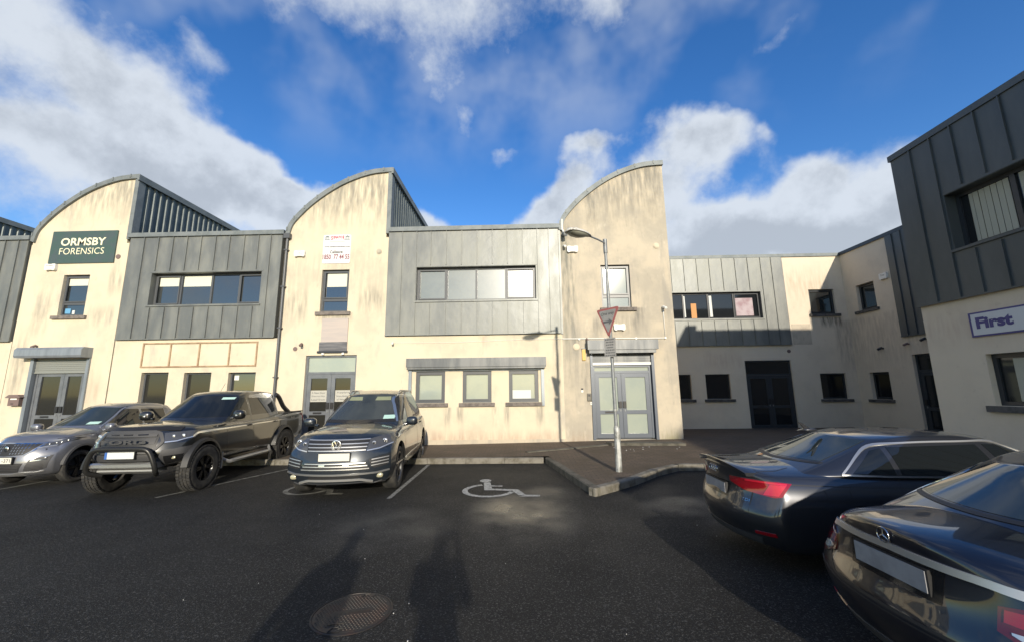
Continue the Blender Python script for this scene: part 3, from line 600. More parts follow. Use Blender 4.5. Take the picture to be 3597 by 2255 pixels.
f.door(-6.62, -5.05, .15, 2.77, 2.2, rail=1.05, gmt=M['frost_lit'], mid=-5.82)
for a, b, rows in ((-6.46, -5.88, ['A New Door', 'Security', 'Lead from']), (-5.69, -5.13, ['Supplying', 'Insulation', 'of Windows'])):
    q = f.mb(); q.box(a, b, -.094, -.09, 1.38, 1.72); sh = q.build('door_notice', mat('notice_paper', (.42, .41, .36), .6), root)
    q = MB()
    for k, s in enumerate(rows): put_text(q, s, lambda u, v, k=k, a=a: FA(a+.05+u, -.088, 1.62-.1*k+v), .42, .055, .01)
    q.build('notice_lettering', M['dark_text'], sh)
f.vent(-6.97, 2.98, .065, M['brown']); f.vent(-4.51, 6.03, .085, M['render_dirty'], True)
# downpipe between bay and tower
q = MB(); q.tube([(-7.47, 11.93, 6.55), (-7.47, 11.93, .2)], .038, 12); q.box(-7.57, -7.37, 11.86, 12.0, 6.5, 6.66)
for z in (.9, 2.1, 3.6, 4.9, 6.1): q.box(-7.53, -7.41, 11.88, 12., z, z+.04)
q.build('downpipe', M['frame'], root, 40)
reparent(f)

# unit three: the bay with lit frosted panes and the tall weathered gable
root = empty('terrace_unit', (.2, 12, 0), 0, 'weathered cream terrace unit behind the lamp post, its curved gable streaked grey', 'building', 'terrace units with curved gables')
f = Fac(FA, root, M['render'], M['zinc'])
G = [(-3.22, -2.34), (-1.81, -.95), (-.43, .445)]
f.wall(-4.22, 1.20, 0, 3.32, [(a, b, 1.31, 2.24) for a, b in G])
for a, b in G: f.window(a, b, 1.31, 2.24, gm=M['frost_lit'], n=-.07, fw_=.07, sill=(a-.1, b+.1, 1.31), sm=M['sill'], opens=(0,))
q = f.mb(); q.box(-1.56, -1.03, -.075, -.0735, 1.42, 1.93); q.build('window_notice', M['frost_lit'], root)
q = f.mb(); q.box(-.33, .22, -.075, -.0735, 1.38, 1.66); q.build('window_notice', M['paper'], root)
WIN = (-3.28, .44, 4.40, 5.46)
f.clad(-4.20, 1.16, 3.34, 6.65, WIN, [-3.76+.0, -3.30, -2.84, -2.36, -1.87, -1.39, -.91, -.43, .05, .50, .86])
f.window(*WIN, muls=(-2.35, -1.42, -.49), opens=(0, 3), n=-.12, gm=M['frost'], label='four pane upper window of frosted glass catching the sun')
bay_cap(f, -4.2, 1.2); bay_back(f, -4.2, 1.2)
q = f.mb(); q.box(-3.47, .68, .001, .22, 2.36, 2.62); q.box(-3.44, .65, .001, .19, 2.30, 2.36); q.build('shutter_box', M['shutter_dk'], root)
for a_, b_ in ((-3.43, -3.34), (.53, .62)): q = f.mb(); q.box(a_, b_, 0, .06, 1.20, 2.30); q.build('shutter_guide', M['shutter_grey'], root)
q = f.mb(); q.box(-3.34, .53, 0.001, .03, 2.245, 2.295); q.build('shutter_bottom_bar', M['shutter_grey'], root)
q = f.mb(); q.box(-4.22, 1.2, 0, .025, 0, .25); q.build('plinth', M['render_dirty'], root)
ho = [(2.02, 3.86, .22, 2.72), (2.45, 3.34, 4.09, 5.44)]
f2 = Fac(FA, root, M['render_dirty'], M['zinc'])
f2.wall(1.20, 4.58, 0, 6.5, ho); tower(f2, 1.22, 4.60, M['render_dirty'], False, 16.)
q = MB(); q.box(4.36, 4.58, 12.3, 28, 0, 8.7); q.build('side_wall', M['render_dirty'], root)
q = f.mb(); q.box(1.17, 1.23, 0, .035, 3.3, 6.6); q.build('corner_flashing', M['zinc'], root)
f2.window(2.45, 3.34, 4.09, 5.44, trans=4.46, opens=(0,), gm=mat('cloud_reflection_glass', (.20, .23, .21), .08, ior=1.9), sill=(2.38, 3.48, 4.09), sm=M['sill'])  # pale base colour of the pane stands in for mirrored clouds
f2.door(2.07, 3.79, .25, 2.36, 2.12, fm=M['doorb'], gm=M['frost_lit'], rail=.99, mid=2.905)
q = f.mb(); q.box(2.03, 3.85, -.28, -.16, .22, 2.72); q.build('door_head', M['doorb'], root)
q = f.mb()
for k in range(5): q.box(2.07, 3.81, -.05+.01*(k % 2), -.02+.01*(k % 2), 2.44+k*.056, 2.492+k*.056)
q.build('roller_shutter', M['shutter_dk'], root)
q = f.mb(); q.box(2.06, 3.80, -.06, .0, 2.36, 2.435); q.build('shutter_bottom_bar', M['white'], root)
for a_, b_ in ((2.0, 2.07), (3.80, 3.88)): q = f.mb(); q.box(a_, b_, -.1, .05, .22, 2.72); q.build('shutter_guide', M['doorb'], root)
q = f.mb(); q.box(1.91, 3.97, .001, .27, 2.80, 3.08); q.box(1.95, 3.90, .001, .24, 2.70, 2.80); q.build('shutter_box', M['shutter_dk'], root)
f2.vent(4.21, 6.03, .09, M['render'], True); f2.vent(1.61, 2.92, .10, M['render'], True)
q = MB(); q.tube([FA(*p) for p in ((4.27, .02, 4.0), (4.27, .02, 3.14), (1.2, .02, 3.16))], .016, 8); q.tube([FA(*p) for p in ((1.2, .02, 3.16), (0, .012, 3.16), (-2, .012, 3.10), (-3.9, .012, 3.11))], .006, 6)
for x in (4.27, 3.4, 1.7, 2.5): q.box(x-.025, x+.025, 11.955, 12, 3.115, 3.17)
q.build('cable_conduit', M['white'], root)
q = MB(); q.tube([FA(1.30, .05, 6.95), FA(1.30, .05, 6.62), FA(1.34, .1, 6.5)], .03, 8); q.build('overflow_pipe', M['white'], root)
reparent(f)

# courtyard block: grey panels over cream render, at the back
root = empty('courtyard_block', (9, 16.52, 0), 0, 'two storey cream block with a grey clad bay at the back of the courtyard', 'building')
f = Fac(FB, root, M['render_shade'], M['zinc'])
dB = (9.0, 10.84, .05, 2.72); gws = [(5.85, 6.79), (7.37, 8.35), (11.95, 12.93)]
f.wall(4.4, 11.0, 0, 3.34, [dB]+[(a, b, 1.2, 2.19) for a, b in gws[:2]]); f.wall(11.0, 13.72, 0, 7.04, [(11.93, 12.95, 1.16, 2.17), (11.93, 12.96, 4.59, 5.62)])
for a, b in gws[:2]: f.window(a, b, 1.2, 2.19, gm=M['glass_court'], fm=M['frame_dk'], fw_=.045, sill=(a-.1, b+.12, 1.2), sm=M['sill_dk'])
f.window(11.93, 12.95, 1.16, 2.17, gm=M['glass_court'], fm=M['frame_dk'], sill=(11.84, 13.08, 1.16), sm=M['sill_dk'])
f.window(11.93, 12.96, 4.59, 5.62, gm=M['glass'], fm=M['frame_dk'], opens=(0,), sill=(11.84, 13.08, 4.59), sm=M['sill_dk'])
WIN = (5.72, 9.93, 4.45, 5.56)
f.clad(4.6, 10.95, 3.34, 7.03, WIN, [5.27, 5.79, 6.32, 6.85, 7.39, 7.93, 8.45, 8.99, 9.52, 10.06, 10.5])
wn = f.window(*WIN, muls=(6.77, 7.8, 8.86), fm=M['frame_dk'], gm=M['glass_court'], opens=(3,), label='four pane upper window with a paper sheet taped inside')
q = f.mb(); q.box(7.09, 7.31, -.118, -.114, 4.51, 5.13); q.build('orange_card', mat('orange_card', (.55, .27, .10), .7), wn)
q = f.mb(); q.box(8.93, 9.66, -.118, -.112, 4.58, 5.33); q.build('window_poster', mat('pink_paper', (.42, .35, .37), .7, col2=(.30, .2, .22), nscale=3), wn)
for a_, b_ in ((6.8, 6.86), (7.86, 7.97)): q = f.mb(); q.box(a_, b_, -.118, -.114, 4.55, 5.45); q.build('blind', M['paper'], wn)
f.door(*dB, zt=2.12, fm=M['door_dk'], gm=M['glass_court'], rail=.88)
q = f.mb(); q.box(4.4, 13.42, -.35, .06, 7.04, 7.17); q.build('parapet_cap', M['flash'], root)
q = f.mb(); q.box(4.4, 13.5, -10, -.31, 0, 6.6); q.build('rear_block', M['render_shade'], root)
q = f.mb(); q.prism([(4.4, 7.0), (5.2, 7.9), (6.0, 8.15), (7.0, 7.95), (8.2, 7.4), (8.6, 7.0)], -6.5, -3., 'xz'); q.build('roof_light', M['roof'], root)
f.vent(10.82, 3.08, .07, M['brown'])
q = f.mb(); q.box(11.05, 11.80, 0, .004, 3.34, 4.18); q.build('patched_render', mat('patched_render', (.50, .44, .35), .9, col2=(.42, .37, .3), nscale=5), root)
reparent(f)

# corner block: side wing running towards the camera
root = empty('corner_block', (13.4, 13, 0), 0, 'cream side wing with two stacked square windows and a narrow grey clad strip', 'building')
f = Fac(FC, root, M['render_shade'], M['zinc_dark'])
f.wall(14.34, 16.52, 0, 7.04, [(15.12, 15.95, 1.15, 2.16), (15.13, 15.95, 4.57, 5.59)]); f.wall(8.45, 14.34, 0, 3.34, [(13.1, 14.14, .1, 2.70)])
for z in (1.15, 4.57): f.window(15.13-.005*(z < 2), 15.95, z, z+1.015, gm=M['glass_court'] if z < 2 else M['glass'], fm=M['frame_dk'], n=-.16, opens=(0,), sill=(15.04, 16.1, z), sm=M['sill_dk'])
f.clad(8.45, 14.33, 3.34, 7.03, None, [14.05, 13.72, 13.4, 12.9, 12.4, 11.9, 11.4, 10.9, 10.4])
f.door(13.1, 14.14, .1, 2.70, zt=2.1, fm=M['door_dk'], gm=M['glass_court'], rail=.88, single=True, n=-.14)
q = f.mb(); q.box(8.45, 16.52-.07, -.35, .06, 7.04, 7.17); q.build('parapet_cap', M['frame_dk'], root)
q = f.mb(); q.box(8.45, 16.5, -9, -.31, 0, 6.7); q.build('rear_block', M['render_shade'], root)
reparent(f)

# near block on the right
root = empty('near_block', (8.3, 3, 0), 0, 'near dark grey clad block over a cream ground floor at the right edge', 'building')
f = Fac(FD, root, M['render_shade'], M['zinc_dark'])
f.wall(-26, 8.38, 0, 3.27, [(5.3, 7.40, 1.30, 2.20)]+[(a, a+2.1, 1.3, 2.2) for a in (-1, -7)])
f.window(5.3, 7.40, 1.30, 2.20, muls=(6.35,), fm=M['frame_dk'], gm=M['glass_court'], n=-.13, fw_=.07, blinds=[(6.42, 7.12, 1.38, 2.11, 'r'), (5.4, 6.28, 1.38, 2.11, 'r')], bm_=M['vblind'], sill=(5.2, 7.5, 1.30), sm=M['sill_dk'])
for a in (-1, -7): f.window(a, a+2.1, 1.3, 2.2, fm=M['frame_dk'], muls=(a+1.05,))
f.clad(-26, 8.39, 3.26, 6.55, (3.6, 7.48, 4.2, 5.28), [7.95, 7.53, 7.14, 6.74, 6.34, 5.94, 5.5, 5.1, 4.7, 4.3, 3.9, 3.5]+[3.5-.45*k for k in range(1, 60)])
f.window(3.6, 7.48, 4.2, 5.28, muls=(6.58, 5.6, 4.6), fm=M['frame_dk'], gm=M['glass_court'], n=-.17, fw_=.07, blinds=[(6.65, 7.28, 4.28, 5.2, 'v'), (5.66, 6.52, 4.28, 5.2, 'v')], bm_=M['vblind'])
q = f.mb(); q.box(-26, 8.42, -.35, .09, 6.55, 6.68); q.build('parapet_cap', M['zinc_dark'], root)
q = f.mb(); q.box(-25.9, 8.36, -14, -.31, 0, 6.5); q.build('rear_block', M['render_shade'], root)
reparent(f)

# ------------------------------------------------------------------ cars: helpers
def lerp_tab(tab, x):
    if x <= tab[0][0]: return tab[0][1]
    for (a, p), (b, q) in zip(tab[:-1], tab[1:]):
        if x <= b: t = (x-a)/(b-a); t = t*t*(3-2*t)*.35+t*.65; return p+(q-p)*t
    return tab[-1][1]
def grid_box(us, vs, ws, fn):
    idx = {}; V = []; Fc = []
    nu, nv, nw = len(us)-1, len(vs)-1, len(ws)-1
    def g(i, j, k):
        if (i, j, k) not in idx: idx[(i, j, k)] = len(V); V.append(fn(us[i], vs[j], ws[k]))
        return idx[(i, j, k)]
    for i in range(nu):
        for j in range(nv):
            Fc.append((g(i, j, 0), g(i, j+1, 0), g(i+1, j+1, 0), g(i+1, j, 0))); Fc.append((g(i, j, nw), g(i+1, j, nw), g(i+1, j+1, nw), g(i, j+1, nw)))
    for i in range(nu):
        for k in range(nw):
            Fc.append((g(i, 0, k), g(i+1, 0, k), g(i+1, 0, k+1), g(i, 0, k+1))); Fc.append((g(i, nv, k), g(i, nv, k+1), g(i+1, nv, k+1), g(i+1, nv, k)))
    for j in range(nv):
        for k in range(nw):
            Fc.append((g(0, j, k), g(0, j, k+1), g(0, j+1, k+1), g(0, j+1, k))); Fc.append((g(nu, j, k), g(nu, j+1, k), g(nu, j+1, k+1), g(nu, j, k+1)))
    return V, Fc
def make_mesh(V, Fc, sub=1, mats=(), cutters=None):
    me = bpy.data.meshes.new('shell'); me.from_pydata([tuple(v) for v in V], [], Fc); me.update()
    bm = bmesh.new(); bm.from_mesh(me); bmesh.ops.recalc_face_normals(bm, faces=bm.faces[:]); bm.to_mesh(me); bm.free()
    for m in mats: me.materials.append(m)
    o = bpy.data.objects.new('shell', me); COL.objects.link(o)
    if sub: md = o.modifiers.new('s', 'SUBSURF'); md.levels = sub; md.render_levels = sub
    co = None
    if cutters:
        cme = bpy.data.meshes.new('cut'); cme.from_pydata(cutters.v, [], cutters.f); 
        bm = bmesh.new(); bm.from_mesh(cme); bmesh.ops.recalc_face_normals(bm, faces=bm.faces[:]); bm.to_mesh(cme); bm.free()
        for m in mats: cme.materials.append(m)
        for p in cme.polygons: p.material_index = 1
        co = bpy.data.objects.new('cut', cme); COL.objects.link(co)
        md = o.modifiers.new('b', 'BOOLEAN'); md.operation = 'DIFFERENCE'; md.solver = 'EXACT'; md.object = co
    bpy.context.view_layer.update()
    out = bpy.data.meshes.new_from_object(o.evaluated_get(bpy.context.evaluated_depsgraph_get()))
    bpy.data.objects.remove(o)
    if co: bpy.data.objects.remove(co)
    return out
PAINT = {}
def paint(name, col, metal=.55, rough=.32, fl=None, coat=1.):
    m = mat(name, col, rough, metal, coat=coat); b = m.node_tree.nodes['Principled BSDF']; b.inputs['Coat Roughness'].default_value = .035; b.inputs['Coat IOR'].default_value = 1.6
    return m
M['carglass'] = mat('car_glass', (.010, .012, .013), .03, ior=1.6)
M['carglass_tint'] = mat('car_glass_greenish', (.030, .038, .036), .04, ior=1.75)
M['windscreen'] = mat('windscreen_glass', (.050, .056, .050), .05, ior=1.75, col2=(.030, .034, .032), nscale=1.2)
M['chrome'] = mat('chrome', (.62, .63, .64), .12, 1.)
M['satin'] = mat('satin_silver', (.50, .50, .49), .32, .8)
M['brightbar'] = mat('bright_trim', (.60, .60, .59), .40, .8)
M['silver'] = mat('silver_skid', (.42, .42, .41), .4, .5)
M['tyre'] = mat('tyre_rubber', (.022, .022, .022), .85, col2=(.05, .047, .042), nscale=9, bump=.4, bscale=80)
M['rim_dk'] = mat('black_alloy', (.02, .02, .021), .25, .5)
M['rim'] = mat('grey_alloy', (.13, .13, .13), .35, .8)
M['arch'] = mat('wheel_arch_liner', (.008, .008, .008), .9)
M['trim'] = mat('grey_plastic_trim', (.05, .05, .052), .55)
M['lens'] = mat('headlight_lens', (.10, .103, .108), .08, .35, ior=1.6)
M['lens_br'] = mat('headlight_reflector', (.72, .72, .70), .12, .7)
M['lens_dk'] = mat('headlight_housing', (.03, .031, .033), .10, ior=1.6)
M['red'] = mat('tail_light_red', (.27, .004, .010), .10, ior=1.6, coat=1.)
M['red_br'] = mat('tail_light_bright_red', (.55, .012, .03), .18, ior=1.6, coat=1.)
M['red_dk'] = mat('tail_light_dark_red', (.09, .004, .006), .10, coat=1.)
M['plate'] = mat('number_plate', (.62, .61, .54), .5)
M['plate_grey'] = mat('number_plate_grey', (.30, .30, .31), .5, col2=(.22, .22, .23), nscale=5)
M['blue'] = mat('plate_blue_band', (.04, .12, .38), .5)
M['amber'] = mat('fog_lamp_lens', (.55, .52, .36), .12, .4)
class Car:
    """local axes: x forward, y left, z up"""
    def __init__(s, label, loc, rz, sc, pm, cat='car', name='parked_car', kz=1.):
        s.root = empty(name, (loc[0], loc[1], 0), rz, label, cat, 'cars parked in the courtyard', sc); s.pm = pm; s.bvh = None; s.kz = kz; s.root.scale = (sc, sc, sc*kz)
    def body(s, T, gh, wheels, wr, extra=None, sub=2, archw=.0):
        L0, L1 = T['x']
        xs = [0, .012, .035, .07, .12, .18]+[.24+.52*k/11 for k in range(12)]+[.82, .88, .93, .965, .988, 1]
        vs = [-1, -.93, -.75, -.5, -.25, 0, .25, .5, .75, .93, 1]; ws = [0, .1, .25, .42, .58, .74, .88, 1]
        def fn(u, v, w_):
            x = L0+(L1-L0)*u; hw = lerp_tab(T['hw'], x); zb = lerp_tab(T['zb'], x); zs = lerp_tab(T['zs'], x); zt = lerp_tab(T['zt'], x)
            av = abs(v); side = lerp_tab(T['side'], w_)
            z = zb+(zs-zb)*w_
            y = v*hw*side
            if w_ == 1: z = zs+(zt-zs)*(1-av**T.get('crown', 2.6)); 
            elif w_ > .85: z += (zt-zs)*(1-av**2.6)*.75
            ef = max(0, (u-.80)/.20)**2; er = max(0, (.16-u)/.16)**2
            x += ef*lerp_tab(T['fp'], w_)-er*lerp_tab(T['rp'], w_)
            x -= (ef**.7)*T['fb']*av**2.6; x += (er**.7)*T['rb']*av**2.6
            return (x, y, z)
        V, F_ = grid_box(xs, vs, ws, fn)
        cut = MB()
        for wx in wheels:
            for sg in (-1, 1):
                pr_ = [(wr+.055, sg*.52), (wr+.055, sg*1.3)]; cut.lathe(pr_, (wx, 0, wr+.01), 'y', 40)
        lower = make_mesh(V, F_, sub, (s.pm, M['arch']), cut)
        parts = [lower]
        for g in gh:
            us = [0, .05, .14, .26, .38, .5, .62, .74, .86, .95, 1]; vv = [-1, -.9, -.7, -.35, 0, .35, .7, .9, 1]; wv = [0, .15, .35, .55, .75, .9, 1]
            def fg(u, v, w_, g=g):
                e = w_**g.get('ease', 1.0); xa = g['b0']+(g['b1']-g['b0'])*u; xb = g['r0']+(g['r1']-g['r0'])*u; x = xa+(xb-xa)*e
                fr = max(0, (u-.6)/.4); rr = max(0, (.4-u)/.4)
                x -= fr*g.get('bf', .16)*abs(v)**2.3; x += rr*g.get('br', .10)*abs(v)**2.3
                pin = 1-.10*max(0, (u-.75)/.25)**2*(1-w_*.4)-g.get('pr', .10)*max(0, (.25-u)/.25)**2
                y = v*(g['hb']+(g['hr']-g['hb'])*w_**1.25)*pin
                zb = lerp_tab(g['zb'], x) if isinstance(g['zb'], list) else g['zb']
                zr = lerp_tab(g['zr'], u); z = zb+(zr-zb)*w_
                if w_ > .8: z += g.get('crown', .05)*(1-v*v)*(w_-.8)/.2
                return (x, y, z)
            V, F_ = grid_box(us, vv, wv, fg); parts.append(make_mesh(V, F_, 2, (s.pm, M['arch'])))
        bm = bmesh.new()
        for p in parts: bm.from_mesh(p)
        me = bpy.data.meshes.new('body'); bm.to_mesh(me); bm.free(); me.materials.append(s.pm); me.materials.append(M['arch'])
        for p in me.polygons: p.use_smooth = True
        me.set_sharp_from_angle(angle=R(50))
        o = bpy.data.objects.new('body', me); COL.objects.link(o); o.parent = s.root; s.bodyo = o
        s.bvh = BVHTree.FromPolygons([v.co for v in me.vertices], [tuple(p.vertices) for p in me.polygons])
        return o
    def hit(s, d, a, b):
        if d in ('c+', 'c-'):
            sg = 1 if d == 'c+' else -1; r_ = 2**-.5; v = Vector((r_, -sg*r_, 0)); o = Vector((-2.2, sg*.8, b))-v*3+Vector((r_, sg*r_, 0))*a
        elif d == 'f': o, v = Vector((5, a, b)), Vector((-1, 0, 0))
        elif d == 'r': o, v = Vector((-5, a, b)), Vector((1, 0, 0))
        elif d == 'L': o, v = Vector((a, 3, b)), Vector((0, -1, 0))
        elif d == 'R': o, v = Vector((a, -3, b)), Vector((0, 1, 0))
        else: o, v = Vector((a, b, 4)), Vector((0, 0, -1))
        p, n, i, t = s.bvh.ray_cast(o, v)
        if p is None: p, n, i, t = s.bvh.find_nearest(o+v*({'f': 2.8, 'r': 2.8}.get(d, 2.1)))
        if n.dot(v) > 0: n = -n
        return p, n
    def patch(s, d, bot, top, m, name, off=.006, nu=14, nv=6, parent=None, th=.02, label=None):
        def samp(pl, t):
            L = [0]
            for a, b in zip(pl[:-1], pl[1:]): L.append(L[-1]+math.dist(a, b))
            x = t*L[-1]
            for k in range(len(pl)-1):
                if x <= L[k+1]+1e-9: q = (x-L[k])/max(1e-9, L[k+1]-L[k]); return (pl[k][0]+(pl[k+1][0]-pl[k][0])*q, pl[k][1]+(pl[k+1][1]-pl[k][1])*q)
            return pl[-1]
        V, F_, NN = [], [], []
        for i in range(nu+1):
            p, q = samp(bot, i/nu), samp(top, i/nu)
            for j in range(nv+1):
                t = j/nv; P, n = s.hit(d, p[0]+(q[0]-p[0])*t, p[1]+(q[1]-p[1])*t); V.append(P+n*off); NN.append(n)
        W = nv+1
        for i in range(nu):
            for j in range(nv): F_.append((i*W+j, (i+1)*W+j, (i+1)*W+j+1, i*W+j+1))
        bd = [i*W for i in range(nu+1)]+[nu*W+j for j in range(1, W)]+[i*W+nv for i in range(nu-1, -1, -1)]+[j for j in range(nv-1, 0, -1)]
        k0 = len(V)
        for b in bd: V.append(V[b]-NN[b]*(off+th))
        n = len(bd); F_ += [(bd[k], bd[(k+1) % n], k0+(k+1) % n, k0+k) for k in range(n)]
        mb = MB(); mb.v = [tuple(v) for v in V]; mb.f = F_
        o = mb.build(name, m, parent or s.root, 40)
        if label: o['label'] = label
        return o
    def strip(s, d, pts, wd, m, name, off=.004, parent=None, n=None, th=.006, both=False):
        P = [Vector(p) for p in pts]
        a = []; b = []
        if name == 'window_trim' and len(pts) > 3: P = crom([tuple(p) for p in P], 5)
        for k, p in enumerate(P):
            t = (P[min(k+1, len(P)-1)]-P[max(0, k-1)]).normalized(); q = Vector((-t.y, t.x))*wd/2; a.append(tuple(p-q)); b.append(tuple(p+q))
        return s.patch(d, a, b, m, name, off, n or max(8, 6*(len(pts)-1)), 1, parent, th)
    def quad(s, d, y0, y1, z0, z1, m, name, **k): return s.patch(d, [(y0, z0), (y1, z0)], [(y0, z1), (y1, z1)], m, name, **k)
    def plate(s, d, y, z, w_, h, m, off=.02, th=.02, band=False, txt=None, flip=1):
        p, n = s.hit(d, y, z); sg = 1 if d == 'f' else -1; x = p.x+sg*off; tilt = 0
        mb = MB(); mb.box(x, x+sg*th*.5, y-w_/2, y+w_/2, z-h/2, z+h/2); pl = mb.build('number_plate', m, s.root)
        fr = MB(); fr.box(x-sg*.03, x-sg*.001, y-w_/2-.012, y+w_/2+.012, z-h/2-.014, z+h/2+.01); fr.build('plate_holder', M['black'], pl)
        xs = x+sg*(th*.5+.0015)
        if band: b = MB(); b.box(x, xs, y-sg*(w_/2-.045), y-sg*w_/2, z-h/2, z+h/2); b.build('blue_band', M['blue'], pl)
        if txt: b = MB(); put_text(b, txt[0], lambda u, v: (xs, y+(-1 if sg < 0 else 1)*(-txt[1]/2+u+txt[2]), z-h*.32+v), txt[1], h*.62, .01); b.build('plate_lettering', M['dark_text'], pl)
        return pl
    def wheel(s, x, side, r, wd, rr, m_r, spokes=5, y=.80, twin=False, chunky=False):
        sg = side; yo = y*sg
        mb = MB(); h = wd/2
        prof = [(rr, -h*.55), (rr+.012, -h*.9), (rr+(r-rr)*.5, -h), (r-.035, -h*.97), (r-.008, -h*.8), (r, -h*.5), (r, h*.5), (r-.008, h*.8), (r-.035, h*.97), (rr+(r-rr)*.5, h), (rr+.012, h*.9), (rr, h*.55)]
        i0 = len(mb.v); mb.lathe(prof, (0, 0, 0), 'y', 48); mb.f = mb.f[:-2]
        if chunky:
            for k in range(44):
                a = 2*math.pi*k/44
                for (ya, yb, o_) in ((-h*.98, -h*.55, 0), (-h*.45, -.01, .07), (.01, h*.45, 0), (h*.55, h*.98, .07)):
                    a_ = a+o_; c, d = math.cos(a_), math.sin(a_); tx, tz = -d, c; ww = r*.055
                    pts = []
                    for rad in (r-.012, r+.014):
                        for yy in (ya, yb):
                            for q in (-ww, ww): pts.append((c*rad+tx*q, yy, d*rad+tz*q))
                    i = mb.P(pts); mb.f += [(i, i+1, i+3, i+2), (i+4, i+6, i+7, i+5), (i, i+4, i+5, i+1), (i+2, i+3, i+7, i+6), (i, i+2, i+6, i+4), (i+1, i+5, i+7, i+3)]
        else:
            for yy in (-h*.35, 0, h*.35): mb.lathe([(r+.001, yy-.004), (r+.0012, yy+.004)], (0, 0, 0), 'y', 48)
        wo_ = empty('wheel', (x, yo, r)); wo_.parent = s.root; wk = 1+(s.kz-1)*.6; wo_.location = (x, yo, r*wk/s.kz); wo_.scale = (wk, 1, wk/s.kz)
        mb.build('tyre', M['tyre'], wo_, 40)
        rb = MB(); face = sg*h*.62
        rb.lathe([(rr+.012, face+sg*.03), (rr-.006, face+sg*.034), (rr-.02, face), (rr-.025, -sg*h*.6), (rr-.03, -sg*h*.6), (rr-.028, face-sg*.01)], (0, 0, 0), 'y', 48); rb.f = rb.f[:-2]
        rb.lathe([(.065, face-sg*.03), (.062, face+sg*.012), (.03, face+sg*.02)], (0, 0, 0), 'y', 24)
        for k in range(spokes):
            angs = (2*math.pi*k/spokes-.13, 2*math.pi*k/spokes+.13) if twin else (2*math.pi*k/spokes,)
            for a in angs:
                c, d = math.cos(a), math.sin(a); tx, tz = -d, c; w0, w1 = (.016, .02) if twin else (.03, .042)
                pts = []
                for rad, ww, yf in ((.04, w0, face+sg*.008), (rr-.012, w1, face+sg*.022)):
                    for yy in (yf, yf-sg*.045):
                        for q in (-ww, ww): pts.append((c*rad+tx*q, yy, d*rad+tz*q))
                i = rb.P(pts); rb.f += [(i, i+1, i+3, i+2), (i+4, i+6, i+7, i+5), (i, i+4, i+5, i+1), (i+2, i+3, i+7, i+6), (i, i+2, i+6, i+4), (i+1, i+5, i+7, i+3)]
        rb.build('rim', m_r, wo_, 35)
        q = MB(); q.lathe([(rr-.05, face-sg*.07), (rr-.05, face-sg*.085)], (0, 0, 0), 'y', 24); q.build('brake_disc', M['arch'], wo_)
        return wo_
    def mirror(s, x, z, yb, side, m=None, sx=.10, sy=.12, sz=.085, glass=True):
        mb = MB(); y = side*(yb+.12); mb.blob((x, y, z), (sx, sy, sz), 2.8, 9, -.15*side); mb.tube([(x+.02, side*(yb-.06), z-.07), (x, side*(yb+.06), z-.05)], .03, 8)
        o = mb.build('wing_mirror', m or s.pm, s.root, 50)
        return o
    def handle(s, x, z, side, m=None):
        p, n = s.hit('L' if side > 0 else 'R', x, z); mb = MB(); mb.blob((x, p.y+side*.018, z), (.105, .016, .017), 3, 6); return mb.build('door_handle', m or s.pm, s.root, 50)
    def gaps(s, side, lines, m=None):
        d = 'L' if side > 0 else 'R'
        mb = None
        for ln in lines: s.strip(d, ln, .009, M['black'], 'panel_gap', off=.0015, th=.004, n=16)
    def flare(s, x, side, r, wd, y0, y1, m, a0=8, a1=172, n=28):
        mb = MB(); P = []
        for k in range(n+1):
            a = R(a0+(a1-a0)*k/n); c, d = math.cos(a), math.sin(a)
            P.append(mb.P([(x+c*r, side*y0, s.wr+d*r), (x+c*r, side*y1, s.wr+d*r), (x+c*(r+wd*.7), side*(y1-.012), s.wr+d*(r+wd*.7)), (x+c*(r+wd), side*(y0+.0), s.wr+d*(r+wd))]))
        for k in range(n):
            for j in range(4): mb.f.append((P[k]+j, P[k]+(j+1) % 4, P[k+1]+(j+1) % 4, P[k+1]+j))
        mb.f += [tuple(P[0]+j for j in range(4)), tuple(P[-1]+j for j in range(4))]
        return mb.build('wheel_arch_flare', m, s.root, 40)
def ring(mb, c, r, t, axis='x', n=28, sg=1):
    pts = [(c[0], c[1]+r*math.cos(2*math.pi*k/n), c[2]+r*math.sin(2*math.pi*k/n)) for k in range(n+1)]; mb.tube(pts, t, 6, False)
def mirror_pts(p): return [(-a, b) for a, b in p]

# ------------------------------------------------------------------ blue SUV in the middle of the row
c = Car('dark blue SUV parked nose out beside the empty wheelchair bay, chrome barred grille', (-3.189, 8.61), R(-84.5), .91, paint('suv_paint', (.020, .026, .034), .3, .32), kz=1.084); c.wr = .375
T = dict(x=(-2.38, 2.38), hw=[(-2.4, .86), (-2.1, .93), (-1.4, .965), (0, .955), (1.4, .968), (2.0, .95), (2.4, .90)], zb=[(-2.4, .40), (-2, .27), (2.1, .25), (2.4, .24)],
    zs=[(-2.4, 1.02), (-2, 1.08), (-1, 1.07), (0, 1.04), (1.0, 1.02), (1.7, .98), (2.15, .93), (2.4, .86)], zt=[(-2.4, 1.05), (-1, 1.10), (.8, 1.12), (1.25, 1.12), (1.9, 1.07), (2.2, 1.02), (2.4, .93)],
    side=[(0, .90), (.12, .96), (.35, 1), (.6, .985), (.8, .975), (1, .90)], fp=[(0, -.03), (.15, .03), (.35, .05), (.6, .03), (.8, -.01), (1, -.12)], rp=[(0, 0), (.3, .05), (.6, .02), (1, -.1)], fb=.30, rb=.22)
gh = [dict(b0=-2.30, b1=1.28, r0=-1.90, r1=.30, hb=.87, hr=.60, zb=1.0, zr=[(0, 1.60), (.3, 1.68), (.7, 1.70), (1, 1.62)], bf=.20, br=.15, crown=.035)]
c.body(T, gh, (1.48, -1.42), .375)
ch = M['chrome']
